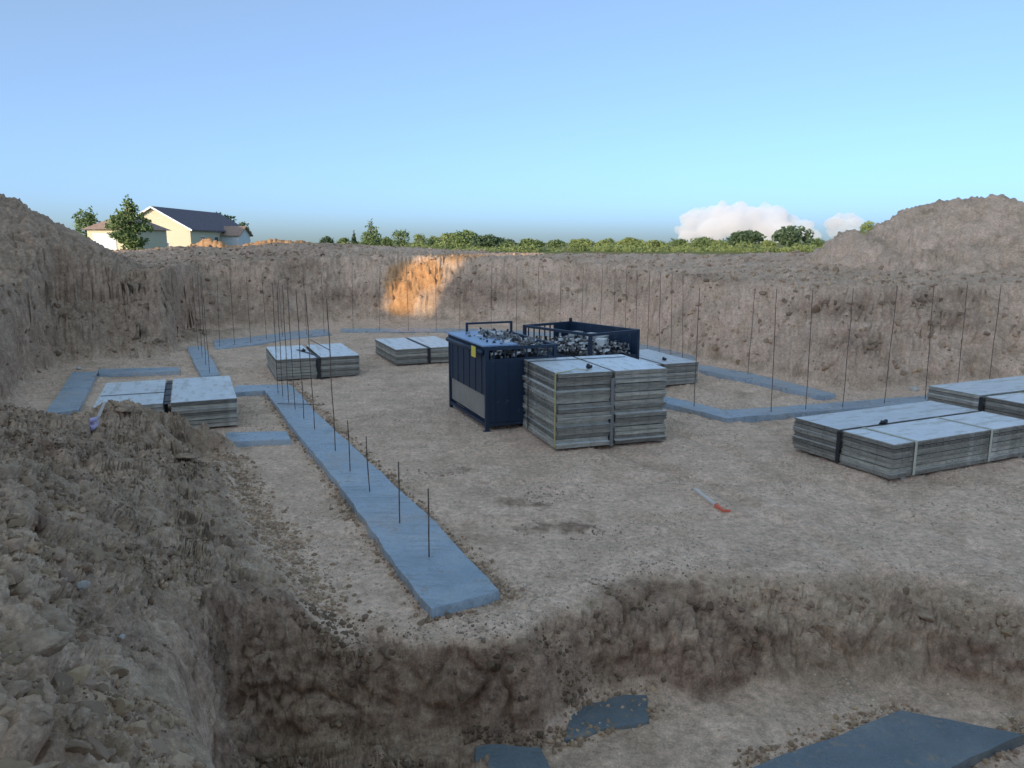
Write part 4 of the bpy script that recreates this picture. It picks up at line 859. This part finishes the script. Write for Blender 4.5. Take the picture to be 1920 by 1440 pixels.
# brackets and clamps heaped in the racks: loose hardware nobody could count
def heap(origin, ang, x0, x1, y0, y1, z0, z1, n, name, label, seed):
    rr = random.Random(seed); m = MB()
    for k in range(n):
        x = rr.uniform(x0, x1); y = rr.uniform(y0, y1); t = 1 - ((x - (x0 + x1) / 2) / (x1 - x0) * 1.6) ** 2 * 0.8; z = z0 + (z1 - z0) * rr.random() * max(0.2, t)
        a = rr.uniform(0, 6.28); e = rr.uniform(-0.7, 0.7); l_ = rr.uniform(0.04, 0.11); d = Vector((math.cos(a) * math.cos(e), math.sin(a) * math.cos(e), math.sin(e)))
        c = Vector((x, y, z)); b = c + d * l_; m.bar(c, b, rr.uniform(0.008, 0.02), square=True, m=rr.choice((0, 0, 0, 0, 1, 2)))
        if rr.random() < 0.6: m.bar(b, b + Vector((rr.uniform(-.06, .06), rr.uniform(-.06, .06), rr.uniform(-.02, .09))), rr.uniform(.012, .024), square=True, m=rr.choice((0, 0, 1)))
        if rr.random() < 0.15: s = rr.uniform(.03, .06); m.box(x - s, y - s, z, x + s, y + s * .6, z + s * .8, m=2)
    m.box(x0, y0, z0 - 0.5, x1, y1, z0 - 0.02, m=1)
    o = m.build(name, [M["hardware"], M["dark"], M["whitebrick"]]); o.location = (origin[0], origin[1], 0); o.rotation_euler = (0, 0, ang)
    return tag(o, label, "hardware", kind="stuff")
heap(r1o, rackang, 0.12, 1.30, 0.10, 2.1, 1.34, 1.62, 1000, "clamp_heap", "heap of grey clamps and brackets filling the blue-lidded rack", 5)
heap(r2o, a2, 0.12, 1.40, 0.12, 2.2, 0.95, 1.22, 700, "bracket_heap", "heap of pale brackets in the rack behind the tall stack", 6)
for k, (x, y) in enumerate([(1.18, 1.8), (1.22, 1.3), (1.1, 0.8), (0.7, 0.4)]):
    m = MB(); m.box(-.14, -.10, 0, .14, .10, .26); m.box(-.15, -.11, .2605, .15, .11, .28)
    for s in (-1, 1): m.bar((s * .10, -.101, .08), (s * .10, -.13, .20), .012)
    o = m.build("parts_box", M["whitebrick"] if k % 2 else M["grey_sheet"]); ca, sa = math.cos(a2), math.sin(a2)
    o.location = (r2o[0] + ca * x - sa * y, r2o[1] + sa * x + ca * y, 1.03); o.rotation_euler = (0, 0, a2 + 0.2 * k); bevel(o, .008)
    tag(o, ["pale", "white", "grey", "small white"][k] + " parts box in the rear rack, " + ["farthest in", "second from the back", "third from the back", "nearest the front"][k], "box", "parts boxes in the rear rack")

# ------------------------------------------------------------------ small things
def stake():
    a = P(1303, 917, 0.05); b = P(1357, 958, 0.04); root = tag(empty("marking_stake", a), "white wooden stake with a red painted end lying on the pit floor", "stake")
    d = Vector(b) - Vector(a); c = d * 0.74
    m = MB(); m.bar((0, 0, 0), c, 0.017, square=True); bevel(m.build("shaft", M["lath"], root), .003)
    m = MB(); m.bar(c, d, 0.021, square=True, r2=0.012); m.build("painted_end", M["redpaint"], root)
    m = MB(); m.bar(d * .96, Vector(d) + Vector((.10, .05, -.02)), 0.012, square=True); m.build("ribbon", M["redpaint"], root)
stake()
def lilac():
    p = P(172, 790, 1.12); g = zg(p[0], p[1]); root = tag(empty("survey_stake", (p[0], p[1], g - 0.03)), "white survey stake with lilac tape poking from the dirt ridge", "stake")
    m = MB(); m.bar((0, 0, 0), (0.16, 0.05, 0.36), 0.016, square=True); m.build("shaft", M["lath"], root)
    vs = []; fs = []
    for k in range(9): t = k / 8; w_ = .05 * (1 - .3 * math.sin(k)); x, y, z = .05 - .06 * t, -.03 - .03 * math.sin(k * 1.3), .17 - .19 * t; vs += [(x - w_, y, z), (x + w_, y + .03, z + .02)]
    fs = [(2 * i, 2 * i + 1, 2 * i + 3, 2 * i + 2) for i in range(8)]; m = MB(); m.add(vs, fs); o = m.build("tape", M["lilac"], root, True); s = o.modifiers.new("t", 'SOLIDIFY'); s.thickness = .006
lilac()
big_clod(158, 1112, 1.3, 0.045, "pale round stone on the near left slope", "palestone", "pale_stone", "stone", 3)
big_clod(1719, 690, 0.55, 0.10, "small white stone on the lower part of the right bank", "palestone", "pale_stone", "stone", 3)
big_clod(1402, 1032, 0.0, 0.028, "white pebble on the open floor before the trench", "palestone", "pale_stone", "stone", 3)
big_clod(228, 1188, 1.2, 0.02, "small pale stone beside the dark hollow in the left slope", "palestone", "pale_stone", "stone", 3)
big_clod(145, 672, 0.3, 0.08, "pale stone at the foot of the left bank", "palestone", "pale_stone", "stone", 3)
CL = [(60, 880, 1.4, .42, "huge grey clod overhanging a dark hollow at the left edge", (1.5, 1, .55)), (20, 930, 1.5, .25, "dark clod under the huge overhanging clod at the left edge", (1.3, 1, .7)),
      (110, 1145, 1.45, .17, "brown clod above the dark hollow near the left edge", (1, 1, .9)), (40, 1120, 1.6, .14, "rounded clod left of the brown clod", (1.2, 1, .7)),
      (90, 1190, 1.5, .30, "broad flat-topped slab of earth in the left foreground", (1.3, 1, .65)), (60, 1255, 1.65, .24, "cracked slab of earth with a dark crack below it, left edge", (1.3, 1, .6)),
      (150, 1370, 1.6, .10, "rounded lump at the lower left, above two smaller ones", (1.3, 1, .8)), (185, 1345, 1.5, .075, "small rounded lump right of the larger rounded lump", (1.2, 1, .8)),
      (140, 1405, 1.65, .085, "rounded lump at the bottom left below the larger one", (1.5, 1, .7)), (200, 1400, 1.55, .06, "small lump near the bottom left edge of the bank", (1, 1, .8)), (60, 1410, 1.75, .12, "lump of earth at the very bottom left", (1.3, 1, .6)),
      (235, 775, 1.0, .30, "large crumbly clod on the ridge before the left stack", (1.1, 1, .7)), (340, 815, .85, .28, "brown heap-like clod on the ridge right of the largest one", (1.6, 1, .45)), (100, 820, 1.2, .35, "dark reddish clod on the ridge at the left", (1.3, 1, .6)),
      (395, 852, .35, .10, "flat clod at the right end of the ridge", (1.8, 1, .4)), (30, 1350, 1.75, .12, "angular clod near the left edge, upper of the bottom group", (1.2, 1, .7))]
for u, v, z, s, lb, sc in CL: big_clod(u, v, z, s * 0.5, lb, "lump", sc=sc, sink=0.38)
big_clod(1735, 1150, -0.2, .09, "pale-topped brown clod in the right trench slope", "lump", sc=(1.6, .8, .5), sink=.3)

# ------------------------------------------------------------------ far houses
def gable_house(name, label, x, y, z, W_, L_, eave, peak, wallm, roofm, ang=0.0, parts=True):
    """ridge along local y, front gable at y=0"""
    root = tag(empty(name, (x, y, z), ang), label, "house"); h = W_ / 2
    m = MB(); vs = [(-h, 0, -1.5), (h, 0, -1.5), (h, 0, eave), (0, 0, peak), (-h, 0, eave)]; vs += [(a, L_, c) for a, b, c in vs]
    m.add(vs, [(0, 1, 2, 3, 4), (9, 8, 7, 6, 5), (0, 5, 6, 1), (1, 6, 7, 2), (4, 9, 5, 0)]); m.build("wall", wallm, root)
    sl = (peak - eave) / h; o = 0.45
    m = MB()
    for s in (-1, 1):
        a = (s * (h + o), -o, eave - sl * o + .02); b = (0, -o, peak + .02); c = (0, L_ + o, peak + .02); d = (s * (h + o), L_ + o, eave - sl * o + .02); up = .16
        vs = [a, b, c, d] + [(q[0], q[1], q[2] + up) for q in (a, b, c, d)]
        m.add(vs, [(0, 1, 2, 3), (7, 6, 5, 4), (0, 4, 5, 1), (2, 6, 7, 3), (3, 7, 4, 0), (1, 5, 6, 2)])
    m.build("roof", roofm, root)
    m = MB()
    for s in (-1, 1): m.bar((s * (h + o), -o - .03, eave - sl * o + .06), (0, -o - .03, peak + .06), .10, square=True)
    m.build("fascia", M["trim"], root)
    return root
def window(root, x, y, z, w_, h_, axis='y'):
    m = MB()
    if axis == 'y':
        for a, b, c, d in ((-w_/2-.08, w_/2+.08, -.08, 0), (-w_/2-.08, w_/2+.08, h_, h_+.08), (-w_/2-.08, -w_/2, 0, h_), (w_/2, w_/2+.08, 0, h_)): m.box(x+a, y-.06, z+c, x+b, y-.003, z+d)
        f = m.build("window", M["trim"], root); g = MB(); g.box(x-w_/2, y-.03, z, x+w_/2, y-.005, z+h_); g.build("pane", M["glass"], f)
    else:
        for a, b, c, d in ((-w_/2-.08, w_/2+.08, -.08, 0), (-w_/2-.08, w_/2+.08, h_, h_+.08), (-w_/2-.08, -w_/2, 0, h_), (w_/2, w_/2+.08, 0, h_)): m.box(x+.003, y+a, z+c, x+.06, y+b, z+d)
        f = m.build("window", M["trim"], root); g = MB(); g.box(x+.005, y-w_/2, z, x+.03, y+w_/2, z+h_); g.build("pane", M["glass"], f)
gz = 2.4
hA = gable_house("house", "pale yellow house with a dark shingle roof and sunlit gable", -47.9, 105, gz - 0.3, 9.6, 23, 3.1, 5.9, M["yellow_siding"], M["roof_dark"])
window(hA, 1.6, 0, 0.2, 0.45, 1.1)
for yy in (4, 9, 19): window(hA, 4.8, yy, 0.9, 1.4, 1.2, 'x')
# the cross wing of that house: a part with its own walls and roof
def wing(root, x0, y0, w_, l_, eave, peak):
    m = MB(); h = w_ / 2; vs = [(x0, y0 - h, -1.5), (x0, y0 + h, -1.5), (x0, y0 + h, eave), (x0, y0, peak), (x0, y0 - h, eave)]; vs += [(a + l_, b, c) for a, b, c in vs]
    m.add(vs, [(0, 1, 2, 3, 4), (9, 8, 7, 6, 5), (0, 5, 6, 1), (1, 6, 7, 2), (4, 9, 5, 0)]); wl = m.build("wing_wall", M["white_siding"], root)
    m = MB(); sl = (peak - eave) / h; o = .4
    for s in (-1, 1):
        a = (x0 - .3, y0 + s * (h + o), eave - sl * o + .02); b = (x0 - .3, y0, peak + .02); c = (x0 + l_ + o, y0, peak + .02); d = (x0 + l_ + o, y0 + s * (h + o), eave - sl * o + .02)
        vs = [a, b, c, d] + [(q[0], q[1], q[2] + .15) for q in (a, b, c, d)]; m.add(vs, [(0, 1, 2, 3), (7, 6, 5, 4), (0, 4, 5, 1), (2, 6, 7, 3), (3, 7, 4, 0), (1, 5, 6, 2)])
    m.build("roof", M["roof_tan"], wl)
wing(hA, 4.81, 13.5, 5.0, 2.6, 2.4, 3.6)
hB = gable_house("garage", "small yellow garage with a tan roof left of the yellow house", -44.9, 88, gz, 5.6, 7.5, 2.5, 2.5001, M["yellow_siding"], M["roof_tan"])
for c in list(hB.children):
    if c.name.startswith(("roof", "fascia")): bpy.data.objects.remove(c, do_unlink=True)
m = MB(); e = 0.5; z0 = 2.45; vs = [(-2.8-e, -e, z0), (2.8+e, -e, z0), (2.8+e, 7.5+e, z0), (-2.8-e, 7.5+e, z0), (0, 2.6, z0+1.75), (0, 4.9, z0+1.75)]
m.add(vs, [(0, 1, 4), (1, 2, 5, 4), (2, 3, 5), (3, 0, 4, 5), (3, 2, 1, 0)]); m.build("roof", M["roof_tan"], hB)
m = MB(); m.box(-2.2, -.05, -.5, 0.4, -.004, 2.05)
for k in range(4): m.box(-2.15, -.065, -.45 + k * .62, 0.35, -.0505, .1 + k * .62)
m.build("garage_door", M["white_siding"], hB)

# ------------------------------------------------------------------ trees
def leaf_cloud(blobs, n, size, seed, flat=1.0):
    r = np.random.default_rng(seed); ws = np.array([b[3] * b[4] * b[5] for b in blobs]); ws = ws / ws.sum(); V = []
    which = r.choice(len(blobs), n, p=ws); B = np.array(blobs)[which]
    d = r.normal(size=(n, 3)); d /= np.linalg.norm(d, axis=1)[:, None]; rad = 0.45 + 0.6 * r.random(n) ** 0.6
    nz_ = fbm(d[:, 0] * 2 + which, d[:, 1] * 2, d[:, 2] * 2 + seed, 3, 1.2); rad = rad * (1 + 0.45 * nz_)
    c = B[:, :3] + d * rad[:, None] * B[:, 3:6]
    keep = fbm(c[:, 0] / size / 4, c[:, 1] / size / 4, c[:, 2] / size / 4 + seed, 2, 0.8) > -0.28; c = c[keep]; n = len(c)
    a = r.normal(size=(n, 3)); a /= np.linalg.norm(a, axis=1)[:, None]; b = np.cross(a, r.normal(size=(n, 3))); b /= np.linalg.norm(b, axis=1)[:, None]
    s = size * (0.5 + 0.9 * r.random(n))[:, None]; k = np.cross(a, b) * s * 0.3
    V = np.stack([c - a * s, c + b * s * .55 + k, c + a * s, c - b * s * .55 + k], 1).reshape(-1, 3); F = np.arange(4 * n).reshape(-1, 4)
    return V, F
def tree(x, y, z, blobs, mat, label, cat="tree", name="tree", n=1500, size=0.22, seed=1, trunk=True, group="trees on the horizon"):
    root = tag(empty(name, (x, y, z)), label, cat, group)
    V, F = leaf_cloud(blobs, n, size, seed); link("crown", np_mesh("crown", V, F, M[mat]), root)
    if trunk:
        m = MB(); top = max(b[2] for b in blobs); m.bar((0, 0, -0.5), (0.05, 0, top * 0.55), 0.035 * top + .05, 8, 0.02 * top + .02)
        for b in blobs: m.bar((0.03, 0, top * 0.35), (b[0] * .8, b[1] * .8, b[2]), 0.016 * top + .01, 6, 0.012)
        m.build("trunk", M["bark"], root)
    return root
def blobs_round(w_, h_, seed, k=7, base_=0.15):
    r = random.Random(seed); out = [(0, 0, h_ * (0.5 + base_ / 2), w_ * .36, w_ * .36, h_ * .36)]
    for i in range(k):
        a = r.uniform(0, 6.28); q = r.uniform(.12, .30) * w_; zz = h_ * r.uniform(base_ + .15, .86); f = 1 - abs(zz / h_ - .5) * .8
        out.append((math.cos(a) * q * f, math.sin(a) * q * f, zz, w_ * r.uniform(.14, .24), w_ * r.uniform(.14, .24), h_ * r.uniform(.12, .2)))
    return out
def blobs_cone(w_, h_, seed):
    r = random.Random(seed); return [(r.uniform(-.05, .05) * w_, r.uniform(-.05, .05) * w_, h_ * t, w_ * .5 * (1.02 - t), w_ * .5 * (1.02 - t), h_ * .12) for t in (.15, .28, .4, .52, .64, .76, .86, .93)]
def blobs_diamond(w_, h_, seed):
    r = random.Random(seed); out = []
    for t, q in ((.08, .55), (.2, .8), (.32, .95), (.44, 1), (.56, .9), (.68, .66), (.78, .46), (.88, .28), (.95, .14)):
        for k in range(3): a = r.uniform(0, 6.28); out.append((math.cos(a) * w_ * .2 * q, math.sin(a) * w_ * .2 * q, h_ * (t + r.uniform(-.03, .03)), w_ * .28 * q, w_ * .28 * q, h_ * .075))
    return out
def far_tree(u, vtop, wpx, y, kind, label, shape="round", zb=2.4, n=1100, **kw):
    b = PT(u, 455, y); t = PT(u, vtop, y); h_ = max(1.5, t[2] - zb); w_ = wpx / FPX * y; bl = blobs_cone(w_, h_, int(u)) if shape == "cone" else blobs_diamond(w_, h_, int(u)) if shape == "diamond" else blobs_round(w_, h_, int(u), 8 if shape == "round" else 5, 0.05)
    return tree(b[0], y, zb, bl, kind, label, n=n, size=max(.16, w_ * 0.045), seed=int(u) + 3, **kw)
far_tree(245, 366, 84, 82, "leaf_mid", "tall ragged tree standing in front of the yellow house", n=2600, zb=2.3, shape="diamond", group="trees around the houses")
far_tree(166, 389, 58, 112, "leaf_mid", "round bright green tree left of the garage", n=1600, group="trees around the houses")
far_tree(414, 397, 78, 140, "leaf_dark", "dark tree showing over the yellow house roof", n=1800, group="trees around the houses")
far_tree(452, 416, 46, 138, "leaf_dark", "dark tree at the right end of the yellow house", n=1300, group="trees around the houses")
TL = [(612, 441, 34, "leaf_dark", "low dark bush at the left end of the tree line"), (645, 444, 30, "leaf_mid", "small bush left of the pointed tree"), (664, 434, 16, "leaf_dark", "thin dark tree just left of the pointed tree"),
      (697, 411, 52, "leaf_mid", "pointed green tree, tallest left of the middle"), (726, 443, 26, "leaf_mid", "low bush touching the right of the pointed tree"), (752, 431, 44, "leaf_mid", "mid-sized tree right of the pointed tree"),
      (788, 438, 30, "leaf_yellow", "low pale tree in the gap before the broad yellow-green one"), (815, 440, 34, "leaf_yellow", "second low pale tree before the broad yellow-green one"), (848, 434, 52, "leaf_yellow", "broad yellow-green tree left of the dark rounded one"),
      (872, 428, 58, "leaf_mid", "rounded tree topping the broad clump near the middle"), (912, 437, 62, "leaf_dark", "dark spreading tree at the right of the broad clump"), (948, 447, 44, "leaf_dark", "low dark tree tapering off the broad clump"),
      (1000, 454, 52, "leaf_mid", "low bush at the middle of the tree line"), (1042, 452, 44, "leaf_mid", "low round bush right of the middle"), (1090, 446, 54, "leaf_yellow", "yellow-green tree right of the middle"),
      (1135, 453, 48, "leaf_yellow", "low yellow-green bush between two taller ones"), (1182, 446, 58, "leaf_yellow", "yellow-green tree left of the cloud"), (1228, 451, 48, "leaf_yellow", "low yellow-green bush below the left edge of the cloud"),
      (1272, 446, 44, "leaf_mid", "green bush under the left part of the cloud"), (1318, 442, 52, "leaf_mid", "green tree under the middle of the cloud"), (1352, 450, 40, "leaf_yellow", "low bush left of the first dark round tree"),
      (1396, 430, 78, "leaf_dark", "dark green double-topped tree under the cloud"), (1442, 450, 34, "leaf_yellow", "low bush between the two dark green trees"), (1488, 420, 84, "leaf_dark", "large dark round tree beside the right mound"),
      (1534, 444, 30, "leaf_mid", "small bush at the left foot of the right mound"), (1630, 409, 44, "leaf_yellow", "pale green tree peeking over the right mound")]
for k, (u, vt, wp, kd, lb) in enumerate(TL):
    far_tree(u, vt, wp * 1.12, (104 + (k * 37) % 23) if u != 1630 else 75, kd, lb, "cone" if u in (697, 664) else "low", n=1100 if wp > 50 else 650)
r = np.random.default_rng(21); bl = []
for k in range(110):
    u = 560 + 1010 * r.random(); y = 84 + 16 * r.random(); p = PT(u, 455, y); hh = 0.25 + 0.6 * r.random() ** 3; bl.append((p[0], p[1], 2.35 + hh * .5, 0.9 + r.random(), 0.9, hh))
V, F = leaf_cloud(bl, 16000, 0.16, 5); tag(link("scrub", np_mesh("scrub", V, F, M["leaf_yellow"])), "low yellow-green scrub in front of the tree line", "scrub", kind="stuff")

# ------------------------------------------------------------------ clouds
def cloud(lobes, y, label, seed, nsm=6):
    r = np.random.default_rng(seed); V = []; F = []; off = 0; v0, f0 = ICO[3]; k = y / FPX; ctr = PT(*lobes[0][:2], y)
    for (u, v, rp) in lobes:
        subs = [(u, v, rp)] + [(u + rp * 1.0 * math.cos(a), v - rp * 0.9 * abs(math.sin(a)) * q, rp * r.uniform(.2, .45)) for a, q in zip(r.uniform(0, 6.28, nsm), r.uniform(.5, 1.1, nsm))]
        for (a, b, c) in subs:
            p = PT(a, b, y + r.uniform(-12, 12) * k)
            V.append(v0 * c * k * np.array([1.1, .8, .82]) + p - ctr); F.append(f0 + off); off += len(v0)
    o = link("cloud", np_mesh("cloud", np.concatenate(V), np.concatenate(F), M["cloud"], True)); o.location = ctr.tolist()
    m = o.modifiers.new("r", 'REMESH'); m.mode = 'VOXEL'; m.voxel_size = 2.0 * k; m.use_smooth_shade = True
    m = o.modifiers.new("s", 'SMOOTH'); m.iterations = 4; m.factor = .8
    for sz, st in ((26, 11), (10, 5.5), (4.5, 2.2)):
        t = bpy.data.textures.new("puff", 'CLOUDS'); t.noise_scale = sz * k; t.noise_depth = 3
        m = o.modifiers.new("d", 'DISPLACE'); m.texture = t; m.strength = st * k; m.mid_level = .5; m.texture_coords = 'LOCAL'
    return tag(o, label, "cloud")
cloud([(1300, 412, 20), (1325, 405, 18), (1296, 435, 22), (1350, 402, 22), (1385, 396, 20), (1375, 420, 30), (1410, 404, 22), (1430, 400, 18), (1455, 405, 20), (1420, 428, 30), (1480, 412, 16), (1465, 432, 24), (1335, 435, 28), (1510, 422, 13), (1505, 440, 18), (1290, 448, 18), (1400, 448, 26), (1460, 452, 22), (1530, 440, 10)],
      4200, "large white cumulus cloud lit pink above the dark round trees", 3)
cloud([(1575, 410, 13), (1592, 406, 12), (1560, 418, 12), (1605, 416, 12), (1585, 424, 15), (1565, 436, 14), (1600, 434, 12)], 4600, "smaller faint cloud between the big cloud and the mound", 5, 3)
cloud([(1893, 388, 9), (1905, 392, 9), (1918, 398, 9), (1930, 402, 12)], 4600, "small white cloud behind the peak of the right mound", 6, 3)

# ------------------------------------------------------------------ unseen blocks added behind the camera to shade the pit, with a sun gap
EV = np.array([0.8, -0.6])
def block(w0, w1, s0, s1, h_, label):
    c = SUN_D * (s0 + s1) / 2 + EV * (w0 + w1) / 2; a = math.atan2(EV[1], EV[0]); W_ = w1 - w0; D = s1 - s0
    root = tag(empty("shade_block", (c[0], c[1], 2.2), a), label, "building")
    m = MB(); m.box(-W_/2, -D/2, -2.5, W_/2, D/2, h_); m.build("wall", M["white_siding"], root)
    m = MB(); m.box(-W_/2 - .2, -D/2 - .2, h_ + .003, W_/2 + .2, D/2 + .2, h_ + .3); m.build("roof", M["roof_dark"], root)
    n = int(W_ / 3.2)
    for fl in range(int(h_ // 3)):
        for k in range(n):
            x = -W_/2 + W_ * (k + .5) / n; g = MB(); z = .9 + fl * 3.0; g.box(x - .7, D/2 + .003, z, x + .7, D/2 + .06, z + 1.4); f = g.build("window", M["trim"], root)
            g = MB(); g.box(x - .62, D/2 + .062, z + .08, x + .62, D/2 + .07, z + 1.32); g.build("pane", M["glass"], f)
block(-38.5, -25.2, -57, -45, 22.2, "tall pale block added behind the camera to shade the pit, left one")
block(-25.1, -23.2, -56, -46, 12.8, "low pale block added to shape the sun gap between the tall ones")
block(-23.1, 26.0, -57, -45, 22.6, "long tall pale block added behind the camera to shade the pit")
